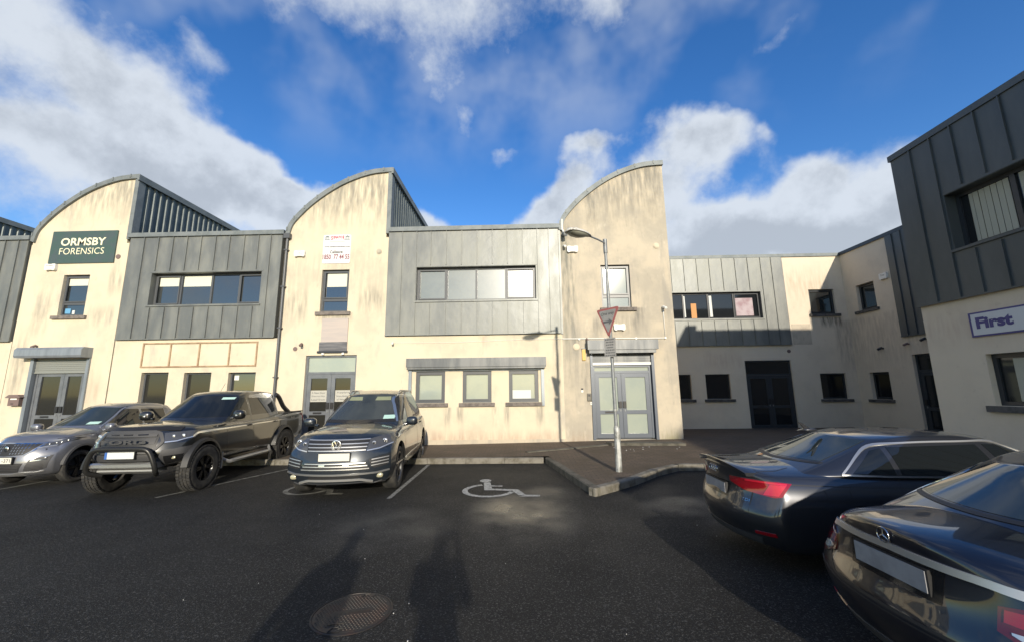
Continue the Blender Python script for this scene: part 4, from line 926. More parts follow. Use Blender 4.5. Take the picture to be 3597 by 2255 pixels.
# grille
c.patch('f', [(-.49, .755), (.49, .755)], [(-.53, .93), (.53, .93)], M['black'], 'grille', off=.004)
gr = c.root.children[-1] if False else None
for z, hw_ in ((.762, .49), (.812, .50), (.862, .51), (.92, .53)): c.strip('f', [(-hw_, z), (0, z), (hw_, z)], .013, M['brightbar'], 'grille_bar', off=.012)
em = MB(); p, n = c.hit('f', 0, .845); X = p.x+.022
ring(em, (X, 0, .845), .079, .011); em.lathe([(.078, -.006), (.078, .002)], (X-.006, 0, .845), 'x', 28)
eb = em.build('badge', M['black'], c.root, 50)
em = MB(); ring(em, (X+.004, 0, .845), .079, .010)
for pts in ([(-.034, .068), (0, .012), (.034, .068)], [(-.066, .038), (-.030, -.062), (0, .006), (.030, -.062), (.066, .038)]):
    em.tube([(X+.004, a, .845+b) for a, b in pts], .0085, 6)
em.build('badge_emblem', M['lens_br'], eb, 50)
for sg in (1, -1):
    f_ = (lambda p: p) if sg > 0 else mirror_pts
    hl = c.patch('f', f_([(.50, .735), (.70, .76), (.90, .83)]), f_([(.53, .925), (.70, .96), (.915, .985)]), M['lens'], 'headlight', off=.008, nu=16)
    for (yy, zz, rr_) in ((.60, .86, .035), (.755, .875, .048)):
        p, n = c.hit('f', sg*yy, zz); q = MB(); q.blob((p.x+.004, sg*yy, zz), (.022, rr_, rr_), 2.2, 8); q.build('projector', M['lens_br'], hl, 60)
        q = MB(); q.blob((p.x+.018, sg*yy, zz), (.02, rr_*.55, rr_*.55), 2.1, 8); q.build('bulb', M['lens_dk'], hl, 60)
    c.strip('f', f_([(.51, .752), (.70, .775), (.88, .835)]), .014, M['lens_br'], 'running_light', off=.013, parent=hl)
    c.patch('f', f_([(.60, .51), (.66, .485), (.86, .52)]), f_([(.56, .62), (.70, .65), (.88, .68)]), M['black'], 'side_intake', off=.004)
    for dz in (.0, .045, .09): c.strip('f', f_([(.60+.0*dz, .525+dz), (.86, .55+dz)]), .012, M['brightbar'], 'intake_bar', off=.010)
    p, n = c.hit('f', sg*.73, .36); q = MB(); q.blob((p.x, sg*.73, .36), (.03, .065, .04), 2.3, 8); q.build('fog_light', M['amber'], c.root, 60)
c.patch('f', [(-.58, .47), (.58, .47)], [(-.50, .59), (.50, .59)], M['black'], 'lower_grille', off=.004)
for z, hw_ in ((.485, .57), (.53, .54), (.572, .51)): c.strip('f', [(-hw_, z), (0, z), (hw_, z)], .013, M['brightbar'], 'grille_bar', off=.012)
c.strip('f', [(-.93, .445), (-.7, .413), (0, .405), (.7, .413), (.93, .445)], .024, M['satin'], 'bumper_strip', off=.016, n=30)
c.patch('f', [(-.46, .315), (.46, .315)], [(-.42, .385), (.42, .385)], M['black'], 'air_dam', off=.004)
c.strip('f', [(-.62, .275), (-.44, .325), (.44, .325), (.62, .275)], .028, M['silver'], 'skid_plate', off=.02, n=24)
c.strip('f', [(-.80, .225), (-.55, .225), (-.5, .25), (.5, .25), (.55, .225), (.80, .225)], .045, M['trim'], 'front_lip', off=.012, n=24)
for yy in (-.2, .2): c.quad('f', yy-.05, yy+.05, .54, .56, M['lens_br'], 'strobe_light', off=.018, nu=4, nv=2)
c.plate('f', 0, .675, .52, .115, M['plate'], off=.025)
# glass
c.patch('f', [(-.70, 1.17), (-.4, 1.165), (0, 1.16), (.4, 1.165), (.70, 1.17)], [(-.51, 1.60), (-.3, 1.625), (0, 1.63), (.3, 1.625), (.51, 1.60)], M['windscreen'], 'windscreen', off=.004, nu=20, nv=10)
ws_ = [o for o in COL.objects if o.name.startswith('windscreen')][-1]
for sg in (1, -1): c.strip('f', [(sg*.725, 1.13), (sg*.632, 1.38), (sg*.53, 1.62)], .07, M['black'], 'pillar_trim', off=.007, n=20)
c.strip('f', [(-.70, 1.145), (0, 1.135), (.70, 1.145)], .05, M['black'], 'cowl', off=.005, n=20)
for yy in (-.30, .30): c.patch('f', [(yy-.16, 1.515), (yy+.16, 1.515)], [(yy-.14, 1.585), (yy+.14, 1.585)], mat('sun_visor', (.24, .26, .16), .5), 'sun_visor', off=.0062, parent=ws_, th=.001)
c.quad('f', .44, .66, 1.17, 1.235, M['papermint'], 'permit', off=.0065, parent=ws_, nu=4, nv=3, th=.001)
for sg, d in ((1, 'L'), (-1, 'R')):
    c.patch(d, [(-.42, 1.14), (.82, 1.13)], [(-.36, 1.56), (.16, 1.57), (.26, 1.555)], M['carglass'], 'side_window', off=.004)
    c.patch(d, [(-1.30, 1.16), (-.50, 1.14)], [(-1.32, 1.55), (-.46, 1.57)], M['carglass'], 'side_window', off=.004)
    c.patch(d, [(-2.02, 1.22), (-1.38, 1.17)], [(-1.72, 1.46), (-1.38, 1.545)], M['carglass'], 'side_window', off=.004)
    c.strip(d, [(-2.06, 1.20), (-1.7, 1.50), (-1.3, 1.585), (-.4, 1.605), (.16, 1.60), (.50, 1.40), (.90, 1.12)], .018, ch, 'window_trim', off=.008, n=30)
    c.gaps(sg, [[(1.02, 1.10), (1.06, .8), (.98, .42)], [(-.46, 1.12), (-.46, .5), (-.42, .40)], [(-1.25, 1.12), (-1.30, .9), (-1.05, .6)], [(.98, .40), (-1.0, .40)]])
    c.strip(d, [(.95, .46), (-.9, .47)], .03, ch if False else M['satin'], 'door_trim', off=.012)
    c.mirror(.92, 1.13, .93, sg); 
    for hx in (-.28, -1.12): c.handle(hx, .98, sg)
    q = MB(); q.tube([(.05, sg*.56, 1.66), (-.1, sg*.565, 1.715), (-1.5, sg*.55, 1.70), (-1.7, sg*.54, 1.63)], .016, 8); q.build('roof_rail', M['satin'], c.root, 50)
    for wx in (1.48, -1.42): c.wheel(wx, sg, .375, .27, .262, M['rim'], 5, .80, True)

# ------------------------------------------------------------------ pickup
c = Car('black four door pickup truck with black bull bar and knobbly tyres, parked nose out', (-6.66, 8.76), R(-85.6), .86, paint('pickup_paint', (.012, .0125, .012), .1, .30), 'pickup truck', 'pickup_truck', kz=1.084); c.wr = .42
T = dict(x=(-2.66, 2.57), hw=[(-2.7, .90), (-2.3, .93), (0, .93), (1.4, .935), (2.2, .93), (2.7, .86)], zb=[(-2.7, .56), (-2, .46), (2.0, .46), (2.35, .50), (2.7, .55)],
    zs=[(-2.7, 1.26), (-1.2, 1.25), (-.5, 1.18), (1.0, 1.17), (2.0, 1.17), (2.35, 1.15), (2.6, 1.08)], zt=[(-2.7, 1.24), (-1.2, 1.22), (0, 1.22), (1.15, 1.27), (2.1, 1.25), (2.5, 1.21), (2.7, 1.11)],
    side=[(0, .90), (.12, .96), (.35, 1), (.6, .985), (.82, .985), (1, .93)], fp=[(0, -.10), (.2, .03), (.4, .06), (.7, .02), (1, -.10)], rp=[(0, 0), (.5, 0), (1, 0)], fb=.34, rb=.04, crown=3.2)
gh = [dict(b0=-1.42, b1=1.30, r0=-1.28, r1=.42, hb=.85, hr=.62, zb=1.12, zr=[(0, 1.79), (.4, 1.83), (.8, 1.82), (1, 1.75)], bf=.18, br=.05, crown=.03, pr=.03)]
c.body(T, gh, (1.80, -1.42), .42)
c.patch('f', [(-.50, .87), (-.40, .81), (.40, .81), (.50, .87)], [(-.50, 1.05), (-.44, 1.105), (.44, 1.105), (.50, 1.05)], M['black'], 'grille', off=.006, nu=20)
gp = [(-.58, .95), (-.50, 1.09), (-.42, 1.125), (.42, 1.125), (.50, 1.09), (.58, .95), (.50, .83), (.40, .795), (-.40, .795), (-.50, .83), (-.58, .95)]
c.strip('f', gp, .045, M['trim'], 'grille_surround', off=.022, n=50, th=.03)
for yy in (-.25, 0, .25): c.quad('f', yy-.08, yy+.08, 1.070, 1.088, M['blackgloss'], 'grille_slot', off=.028, nu=4, nv=1, th=.002)
c.quad('f', -.46, .46, 1.045, 1.11, M['trim'], 'grille_top_bar', off=.02)
c.quad('f', -.47, .47, .925, 1.025, mat('grille_mesh', (.03, .03, .032), .5), 'grille_band', off=.012)
q = MB(); p, n = c.hit('f', 0, .90); put_text(q, 'FORD', lambda u, v: (p.x+.038, -.40+u, .937+v), .80, .078, .03)
i0 = len(q.v); q.build('grille_lettering', mat('grille_letter', (.05, .05, .052), .5), c.root)
for z in (.85, .88): c.strip('f', [(-.40, z), (.40, z)], .010, M['satin'] if z < .82 else M['trim'], 'grille_bar', off=.012)
for sg in (1, -1):
    f_ = (lambda p: p) if sg > 0 else mirror_pts
    hl = c.patch('f', f_([(.60, .93), (.75, .94), (.90, .995)]), f_([(.545, 1.10), (.72, 1.11), (.905, 1.12)]), M['lens'], 'headlight', off=.01, nu=16)
    c.strip('f', f_([(.60, .945), (.75, .955), (.885, 1.005), (.90, 1.10)]), .016, M['lens_br'], 'running_light', off=.016, parent=hl)
    for yy, rr_ in ((.68, .032), (.79, .038)):
        p, n = c.hit('f', sg*yy, 1.04); q = MB(); q.blob((p.x+.004, sg*yy, 1.04), (.02, rr_, rr_), 2.2, 8); q.build('projector', M['lens_br'], hl, 60)
    c.patch('f', f_([(.50, .50), (.70, .53), (.88, .62)]), f_([(.60, .82), (.75, .83), (.90, .86)]), M['trim'], 'bumper_corner', off=.02, nu=14)
    fl_ = c.patch('f', f_([(.62, .59), (.84, .64)]), f_([(.63, .72), (.86, .74)]), M['blackgloss'], 'fog_recess', off=.028)
    p, n = c.hit('f', sg*.76, .68); q = MB(); q.blob((p.x+.03, sg*.76, .68), (.02, .045, .028), 2.4, 8); q.build('fog_light', M['amber'], fl_, 60)
c.quad('f', -.52, .52, .66, .76, M['trim'], 'bumper_panel', off=.02)
c.quad('f', -.50, .50, .60, .66, M['black'], 'lower_grille', off=.006)
q = MB(); q.prism([(2.20, .53), (2.53, .52), (2.59, .55), (2.59, .60), (2.55, .625), (2.20, .625)], -.58, .58, 'xz'); q.build('skid_plate', M['satin'], c.root)
q = MB(); q.prism([(2.15, .44), (2.40, .42), (2.51, .47), (2.51, .50), (2.15, .50)], -.50, .50, 'xz'); q.build('skid_lower', M['silver'], c.root)
bb = MB(); P = [(2.40, -.50, .40), (2.56, -.60, .46), (2.62, -.61, .58), (2.65, -.53, .78), (2.665, -.45, .85), (2.675, -.30, .868), (2.68, 0, .868), (2.675, .30, .868), (2.665, .45, .85), (2.65, .53, .78), (2.62, .61, .58), (2.56, .60, .46), (2.40, .50, .40)]
sm_ = [tuple(v) for v in [Vector(a) for a in P]]
def smooth_path(P, sub=5):
    out = []
    for i in range(len(P)-1):
        p0, p1, p2, p3 = [Vector(P[max(0, min(len(P)-1, k))]) for k in (i-1, i, i+1, i+2)]
        for j in range(sub): t = j/sub; out.append(.5*((2*p1)+(-p0+p2)*t+(2*p0-5*p1+4*p2-p3)*t*t+(-p0+3*p1-3*p2+p3)*t**3))
    out.append(Vector(P[-1])); return out
bb.tube(smooth_path(P), .042, 14); bb.build('bull_bar', mat('bull_bar_black', (.028, .028, .027), .35, .3), c.root, 60)
mb = MB(); mb.box(2.665, 2.67, -.26, .26, .705, .815); pl = mb.build('number_plate', M['paper'], c.root)
mb = MB(); mb.box(2.58, 2.663, -.27, .27, .695, .825); mb.build('plate_holder', M['black'], pl)
mb = MB(); mb.box(2.665, 2.6715, -.26, -.215, .705, .815); mb.build('blue_band', M['blue'], pl)
c.patch('f', [(-.72, 1.30), (0, 1.295), (.72, 1.30)], [(-.55, 1.72), (0, 1.745), (.55, 1.72)], M['carglass'], 'windscreen', off=.004, nu=20, nv=10)
ws_ = [o for o in COL.objects if o.name.startswith('windscreen')][-1]
c.quad('f', .34, .58, 1.655, 1.70, M['papermint'], 'permit', off=.0065, parent=ws_, nu=4, nv=3, th=.001)
c.strip('f', [(-.72, 1.15), (-.5, 1.175), (.5, 1.175), (.72, 1.15)], .05, M['black'], 'bonnet_lip', off=.02, n=30)
for sg, d in ((1, 'L'), (-1, 'R')):
    c.patch(d, [(.10, 1.29), (.90, 1.30)], [(.12, 1.69), (.34, 1.69), (.42, 1.66)], M['carglass'], 'side_window', off=.004)
    c.patch(d, [(-1.12, 1.30), (.0, 1.29)], [(-1.06, 1.66), (.02, 1.69)], M['carglass'], 'side_window', off=.004)
    c.gaps(sg, [[(1.06, 1.24), (1.08, .9), (1.0, .55)], [(.06, 1.68), (.06, 1.2), (.05, .55)], [(-1.18, 1.6), (-1.2, 1.2), (-1.18, .95), (-.95, .90), (-.80, .55)], [(-1.42, 1.22), (-1.42, .95)], [(1.0, .55), (-.72, .55)]])
    c.mirror(.90, 1.34, .92, sg, sx=.10, sy=.13, sz=.10)
    q = MB(); q.blob((.98, sg*1.05, 1.33), (.02, .06, .03), 3, 6); q.build('mirror_lamp', M['lens_br'], c.root, 50)
    for hx in (.24, -.95): c.handle(hx, 1.08, sg, M['black'])
    for wx in (1.80, -1.42):
        c.flare(wx, sg, .475, .07, .88, 1.0, mat('flare_black', (.022, .022, .022), .5) if (wx > 0 and sg > 0) else bpy.data.materials['flare_black']); c.wheel(wx, sg, .42, .26, .235, M['rim_dk'], 6, .875, True, True)
        q = MB(); q.box(wx-.56, wx-.53, sg*.72 if sg > 0 else sg*.98, sg*.98 if sg > 0 else sg*.72, .30, .62); q.build('mud_flap', M['silver'], c.root)
    q = MB(); q.tube([(1.20, sg*.86, .50), (1.05, sg*1.0, .40), (-.60, sg*1.0, .40), (-.80, sg*.86, .50)], .035, 8); q.blob((.2, sg*.98, .41), (.85, .07, .025), 5, 8); q.build('side_step', M['silver'], c.root, 50)
    q = MB(); q.tube(smooth_path([(-1.36, sg*.64, 1.74), (-1.46, sg*.68, 1.68), (-1.62, sg*.76, 1.42), (-1.80, sg*.83, 1.27)]), .06, 10); q.build('sports_bar', s_ := M['blackgloss'], c.root, 50)
    q = MB(); q.box(-2.60, -1.45, min(sg*.80, sg*.88), max(sg*.80, sg*.88), 1.245, 1.275); q.build('bed_rail', M['trim'], c.root)
    c.patch('r', [(sg*.72, .95), (sg*.88, .95)], [(sg*.72, 1.2), (sg*.88, 1.2)], M['red'], 'tail_light', off=.01)
q = MB(); q.box(-2.58, -1.45, -.80, .80, 1.235, 1.262); q.build('bed_cover', M['black'], c.root)
q = MB(); q.tube([(.2, .1, 1.84), (.05, .1, 2.02)], .004, 5); q.build('aerial', M['black'], c.root)
q = MB(); put_text(q, '4x4', lambda u, v: (-2.05+u, c.hit('L', -2.0, 1.12)[0].y+.004, 1.08+v), .22, .07, .0); o = q.build('side_lettering', M['satin'], c.root)

# ------------------------------------------------------------------ grey crossover at the left edge
c = Car('grey crossover with chrome studded grille, cut off by the left edge', (-9.50, 9.03), R(-88.8), .785, paint('crossover_paint', (.20, .205, .225), .55, .33), kz=1.17); c.wr = .35
T = dict(x=(-2.2, 2.2), hw=[(-2.2, .80), (-1.9, .89), (0, .915), (1.3, .925), (1.8, .90), (2.2, .83)], zb=[(-2.2, .36), (-1.8, .25), (2.0, .24), (2.2, .25)],
    zs=[(-2.2, .98), (-1.8, 1.04), (-1, 1.03), (0, 1.0), (1.0, 1.0), (1.6, .98), (2.0, .93), (2.2, .85)], zt=[(-2.2, 1.0), (-1, 1.05), (.6, 1.08), (1.0, 1.11), (1.6, 1.08), (2.0, 1.02), (2.2, .92)],
    side=[(0, .90), (.12, .96), (.35, 1), (.6, .985), (.8, .97), (1, .88)], fp=[(0, -.04), (.15, .03), (.35, .05), (.6, .03), (.8, -.01), (1, -.13)], rp=[(0, 0), (.3, .05), (.6, .02), (1, -.1)], fb=.36, rb=.22)
gh = [dict(b0=-2.10, b1=1.22, r0=-1.60, r1=.18, hb=.82, hr=.58, zb=.98, zr=[(0, 1.50), (.35, 1.58), (.75, 1.585), (1, 1.52)], bf=.20, br=.15, crown=.035)]
c.body(T, gh, (1.33, -1.345), .35)
c.patch('f', [(-.40, .66), (0, .64), (.40, .66)], [(-.55, .85), (0, .87), (.55, .85)], M['black'], 'grille', off=.004, nu=18)
c.strip('f', [(-.60, .855), (0, .875), (.60, .855)], .018, M['chrome'], 'grille_bar', off=.012, n=20)
c.strip('f', [(.38, .645), (.50, .73), (.58, .83)], .022, M['chrome'], 'grille_surround', off=.012); c.strip('f', [(-.38, .645), (-.50, .73), (-.58, .83)], .022, M['chrome'], 'grille_surround', off=.012)
for r_ in range(4):
    for k in range(-8, 9):
        yy = k*.058; 
        if abs(yy) > .36+r_*.04 or abs(yy) < .07: continue
        z = .675+r_*.05; c.patch('f', [(yy-.010, z), (yy+.004, z)], [(yy-.004+.008*(k > 0), z+.028), (yy+.010+.004*(k > 0), z+.028)], M['chrome'], 'grille_stud', off=.010, nu=1, nv=1, th=.004)
q = MB(); p, n = c.hit('f', 0, .76); q.blob((p.x+.015, 0, .77), (.012, .05, .062), 2.2, 8); q.build('badge', M['chrome'], c.root, 60)
for sg in (1, -1):
    f_ = (lambda p: p) if sg > 0 else mirror_pts
    hl = c.patch('f', f_([(.52, .76), (.62, .785), (.76, .80), (.86, .88)]), f_([(.60, .845), (.70, .89), (.80, .925), (.90, .955)]), M['lens'], 'headlight', off=.009, nu=18)
    for yy, zz in ((.64, .83), (.70, .845), (.76, .86), (.82, .885)):
        p, n = c.hit('f', sg*yy, zz); q = MB(); q.blob((p.x+.002, sg*yy, zz), (.018, .02, .03), 2.2, 6); q.build('projector', M['lens_br'], hl, 60)
    c.strip('f', f_([(.53, .768), (.62, .79), (.74, .803)]), .012, M['lens_br'], 'running_light', off=.014, parent=hl)
    fr_ = c.patch('f', f_([(.42, .34), (.60, .34), (.74, .38)]), f_([(.50, .56), (.66, .62), (.80, .63)]), M['trim'], 'fog_recess', off=.004)
    c.strip('f', f_([(.52, .535), (.60, .60), (.76, .615)]), .010, M['chrome'], 'recess_trim', off=.010, parent=fr_)
    c.strip('f', f_([(.52, .535), (.66, .545), (.74, .55)]), .010, M['chrome'], 'recess_trim', off=.010, parent=fr_)
    p, n = c.hit('f', sg*.71, .585); q = MB(); q.blob((p.x, sg*.71, .585), (.02, .035, .02), 2.3, 6); q.build('fog_light', M['lens_br'], fr_, 60)
    for k in range(6): c.strip('f', f_([(.45, .37+.026*k), (.70, .375+.027*k)]), .006, M['black'], 'recess_slat', off=.008, parent=fr_)
    c.strip('f', f_([(.10, .27), (.36, .32), (.60, .31), (.70, .33)]), .022, M['satin'], 'bumper_strip', off=.012, n=20)
c.patch('f', [(-.34, .33), (.34, .33)], [(-.42, .50), (.42, .50)], M['black'], 'lower_grille', off=.004)
for k in range(5): c.strip('f', [(-.35, .35+.03*k), (.35, .35+.03*k)], .007, M['trim'], 'grille_bar', off=.009)
c.patch('f', [(-.45, .235), (.45, .235)], [(-.38, .30), (.38, .30)], M['satin'], 'skid_plate', off=.012)
c.plate('f', 0, .565, .52, .115, M['plate'], off=.03, band=True, txt=('-371', .19, .14))
c.patch('f', [(-.70, 1.14), (0, 1.135), (.70, 1.14)], [(-.50, 1.50), (0, 1.525), (.50, 1.50)], M['carglass_tint'], 'windscreen', off=.004, nu=20, nv=10)
ws_ = [o for o in COL.objects if o.name.startswith('windscreen')][-1]
for sg in (1, -1): c.strip('f', [(sg*.72, 1.13), (sg*.62, 1.32), (sg*.515, 1.52)], .06, M['black'], 'pillar_trim', off=.007, n=20)
c.quad('f', .34, .58, 1.155, 1.205, M['papermint'], 'permit', off=.0065, parent=ws_, nu=4, nv=3, th=.001)
for sg, d in ((1, 'L'), (-1, 'R')):
    c.patch(d, [(-.35, 1.10), (.72, 1.10)], [(-.30, 1.46), (.02, 1.47), (.12, 1.44)], M['carglass'], 'side_window', off=.004)
    c.patch(d, [(-1.20, 1.12), (-.42, 1.10)], [(-1.15, 1.44), (-.38, 1.46)], M['carglass'], 'side_window', off=.004)
    c.strip(d, [(-1.75, 1.22), (-1.4, 1.43), (-.9, 1.49), (-.1, 1.505), (.06, 1.485), (.42, 1.29), (.80, 1.09)], .014, M['satin'], 'window_trim', off=.008, n=30)
    c.gaps(sg, [[(.98, 1.06), (1.0, .8), (.90, .40)], [(-.40, 1.08), (-.40, .45)], [(1.0, .98), (1.4, .96), (1.75, .93)]])
    c.mirror(.80, 1.10, .88, sg)
    for hx in (-.22, -1.05): c.handle(hx, .94, sg)
    for wx in (1.33, -1.345): c.flare(wx, sg, .40, .05, .86, .935, M['trim']); c.wheel(wx, sg, .35, .23, .245, M['rim_dk'], 5, .77, True)

# ------------------------------------------------------------------ dark saloon with four rings
c = Car('dark grey saloon with four rings and pointed red tail lights, between paving and black saloon', (4.038, 4.612), R(-.7), .845, paint('saloon_paint', (.045, .047, .054), .6, .30)); c.wr = .335
T = dict(x=(-2.36, 2.36), hw=[(-2.4, .80), (-2.2, .87), (-1.5, .915), (0, .915), (1.5, .915), (2.4, .80)], zb=[(-2.4, .27), (-2, .20), (2, .20), (2.4, .25)],
    zs=[(-2.4, .96), (-2.2, .985), (-1.5, .985), (-.5, .965), (1.0, .94), (1.8, .86), (2.4, .72)], zt=[(-2.4, 1.06), (-2.25, 1.075), (-1.5, 1.09), (0, 1.08), (1.1, 1.02), (1.8, .93), (2.4, .78)],
    side=[(0, .88), (.12, .95), (.35, 1), (.6, .985), (.8, .965), (1, .86)], fp=[(0, 0), (.4, .04), (1, -.1)], rp=[(0, -.06), (.2, .0), (.42, .035), (.58, 0), (.66, -.045), (.85, -.055), (1, .0)], fb=.30, rb=.26, crown=3.)
gh = [dict(b0=-1.98, b1=1.62, r0=-.90, r1=.75, hb=.80, hr=.57, zb=.98, zr=[(0, 1.355), (.3, 1.40), (.7, 1.405), (1, 1.35)], bf=.20, br=.20, crown=.03, pr=.14, ease=.93)]
c.body(T, gh, (1.55, -1.18), .335)
q = MB(); rg = []
for k in range(21):
    y = -.62+1.24*k/20; e_ = (abs(y)/.62)**3; p, n = c.hit('t', -2.20+.07*e_, y); x0 = -2.33+.09*e_; hh = .028*(1-.6*e_)
    rg.append(q.P([(x0, y, p.z-.03), (x0-.015, y, p.z+hh-.006), (x0, y, p.z+hh), (x0+.16, y, p.z+.004), (x0+.18, y, p.z-.03)]))
for k in range(20): q.f += [(rg[k]+j, rg[k]+(j+1) % 5, rg[k+1]+(j+1) % 5, rg[k+1]+j) for j in range(5)]
q.f += [tuple(rg[0]+j for j in range(5)), tuple(rg[-1]+j for j in range(5))]
q.build('boot_spoiler', c.pm, c.root, 30)
for sg in (1, -1):
    f_ = (lambda p: p) if sg > 0 else mirror_pts; d = 'L' if sg > 0 else 'R'
    dc = 'c+' if sg > 0 else 'c-'
    tl = c.patch(dc, [(-.40, .875), (-.22, .81), (.10, .785), (.17, .80)], [(-.40, .935), (-.1, .945), (.12, .945), (.24, .93)], M['red'], 'tail_light', off=.008, nu=26)
    c.strip(dc, [(-.20, .925), (0, .932), (.20, .92)], .016, M['red_br'], 'light_bar', off=.014, parent=tl)
    c.patch(dc, [(-.01, .80), (.14, .805)], [(.06, .915), (.20, .912)], M['red_br'], 'light_segment', off=.013, parent=tl, nu=6, nv=5)
    c.patch('r', f_([(.62, .38), (.80, .39)]), f_([(.62, .41), (.80, .425)]), M['red'], 'rear_reflector', off=.008)
    c.patch(d, [(-1.16, 1.03), (-.72, 1.02)], [(-.84, 1.25), (-.72, 1.28)], M['carglass'], 'side_window', off=.004)
    c.patch(d, [(-.66, 1.02), (.40, 1.01)], [(-.66, 1.29), (.32, 1.315)], M['carglass'], 'side_window', off=.004)
    c.patch(d, [(.48, 1.01), (1.22, 1.0)], [(.40, 1.315), (.58, 1.31)], M['carglass'], 'side_window', off=.004)
    c.strip(d, [(-1.27, 1.02), (-.86, 1.275), (-.5, 1.33), (.1, 1.345), (.58, 1.335), (.9, 1.2), (1.28, .99)], .016, M['brightbar'], 'window_trim', off=.010, n=40)
    c.strip(d, [(-1.28, 1.012), (-.3, .998), (1.28, .985)], .013, M['brightbar'], 'window_trim', off=.010, n=30)
    c.gaps(sg, [[(-.70, .99), (-.78, .75), (-.62, .45)], [(.44, .99), (.42, .35)], [(1.25, .97), (1.2, .4)], [(-1.95, .925), (-1.0, .90), (1.3, .86)], [(-1.55, .88), (-1.53, .76), (-1.30, .76), (-1.28, .88)]])
    c.mirror(1.15, 1.03, .90, sg)
    for hx in (-.58, .56): c.handle(hx, .86, sg)
    for wx in (1.55, -1.18): c.wheel(wx, sg, .335, .24, .24, M['rim'], 5, .775, True)
    c.strip('r', f_([(.42, .94), (.47, .99), (.56, 1.03)]), .006, M['black'], 'panel_gap', off=.002)
c.strip('r', [(-.40, .64), (-.36, .605), (.36, .605), (.40, .64)], .008, M['black'], 'panel_gap', off=.002)
c.strip('r', [(-.42, .86), (-.40, .64)], .008, M['black'], 'panel_gap', off=.002); c.strip('r', [(.42, .86), (.40, .64)], .008, M['black'], 'panel_gap', off=.002)
c.patch('r', [(-.29, .69), (.29, .69)], [(-.31, .86), (.31, .86)], M['blackgloss'], 'plate_recess', off=.002)
c.plate('r', 0, .775, .52, .115, M['plate_grey'], off=.006, th=.012)
q = MB(); p, n = c.hit('r', 0, .965)
for k in (-1.5, -.5, .5, 1.5): ring(q, (p.x-.012, k*.05, .965), .034, .0055)
q.build('badge', M['chrome'], c.root, 60)
q = MB(); put_text(q, 'TDI', lambda u, v: (c.hit('r', -.50-u, .70+v)[0].x-.004, -.50-u, .70+v), .09, .028, .0); q.build('badge_lettering', M['chrome'], c.root)
c.patch('r', [(-.60, .24), (.60, .24)], [(-.66, .35), (.66, .35)], M['trim'], 'rear_diffuser', off=.006)
c.strip('r', [(-.80, .36), (-.4, .345), (.4, .345), (.80, .36)], .012, M['black'], 'bumper_groove', off=.004, n=20)
c.patch('r', [(-.56, 1.13), (0, 1.125), (.56, 1.13)], [(-.47, 1.345), (0, 1.375), (.47, 1.345)], M['carglass_tint'], 'rear_window', off=.004, nu=20, nv=10)
q = MB(); q.prism([(-1.22, 1.42), (-1.02, 1.425), (-1.05, 1.44), (-1.16, 1.52), (-1.19, 1.52), (-1.13, 1.445)], -.012, .012, 'xz'); q.blob((-1.05, 0, 1.425), (.09, .03, .02), 2.6, 8); q.build('aerial_fin', c.pm, c.root, 50)

c.strip('r', [(-.60, 1.115), (0, 1.108), (.60, 1.115)], .016, M['black'], 'window_seal', off=.004, n=24)
for sg in (1, -1): c.strip('t', [(-2.25, sg*.60), (-1.9, sg*.60), (-1.72, sg*.52)], .008, M['black'], 'panel_gap', off=.002, n=16)
# ------------------------------------------------------------------ near saloon
c = Car('black saloon nearest the camera with a chrome bar across the boot', (3.985, 2.48), R(.4), .825, paint('near_saloon_paint', (.014, .016, .025), .5, .28)); c.wr = .34
T = dict(x=(-2.44, 2.44), hw=[(-2.45, .88), (-2.25, .93), (-1.5, .94), (0, .93), (1.5, .925), (2.45, .80)], zb=[(-2.45, .27), (-2, .20), (2, .20), (2.45, .25)],
    zs=[(-2.45, .92), (-2.25, .985), (-1.6, 1.01), (-.5, .99), (1.0, .96), (1.8, .88), (2.45, .74)], zt=[(-2.45, 1.09), (-2.30, 1.12), (-1.7, 1.15), (0, 1.12), (1.1, 1.05), (1.8, .95), (2.45, .80)],
    side=[(0, .88), (.12, .95), (.35, 1), (.6, .985), (.8, .955), (1, .80)], fp=[(0, 0), (.4, .04), (1, -.1)], rp=[(0, -.08), (.2, .0), (.42, .04), (.58, .015), (.66, -.02), (.85, -.06), (1, -.04)], fb=.30, rb=.24, crown=2.6)
gh = [dict(b0=-2.06, b1=1.5, r0=-1.25, r1=.55, hb=.84, hr=.60, zb=1.02, zr=[(0, 1.42), (.25, 1.485), (.7, 1.49), (1, 1.42)], bf=.20, br=.22, crown=.03, pr=.15, ease=.93)]
c.body(T, gh, (1.55, -1.39), .34)
c.strip('r', [(-.70, .925), (-.5, .955), (0, .972), (.5, .955), (.66, .925)], .042, M['brightbar'], 'chrome_bar', off=.014, n=30, th=.02)
q = MB(); p, n = c.hit('r', 0, 1.03); ring(q, (p.x-.014, 0, 1.035), .046, .0045)
for a in (90, 210, 330): q.tube([(p.x-.014, 0, 1.035), (p.x-.014, .044*math.cos(R(a)), 1.035+.044*math.sin(R(a)))], [.006, .0025], 6)
q.build('badge', M['chrome'], c.root, 60)
q = MB(); put_text(q, 'E 220 d', lambda u, v: (c.hit('r', .57-u, .995+v)[0].x-.004, .57-u, .995+v), .15, .030, .0); q.build('badge_lettering', M['chrome'], c.root)
c.patch('r', [(-.32, .75), (.32, .75)], [(-.34, .935), (.34, .935)], M['blackgloss'], 'plate_recess', off=.002)
c.plate('r', 0, .85, .52, .125, M['plate_grey'], off=.006, th=.012)
c.strip('r', [(-.66, .90), (-.62, .68), (-.50, .60), (.50, .60), (.62, .68), (.66, .90)], .018, M['black'], 'panel_gap', off=.003, n=40)
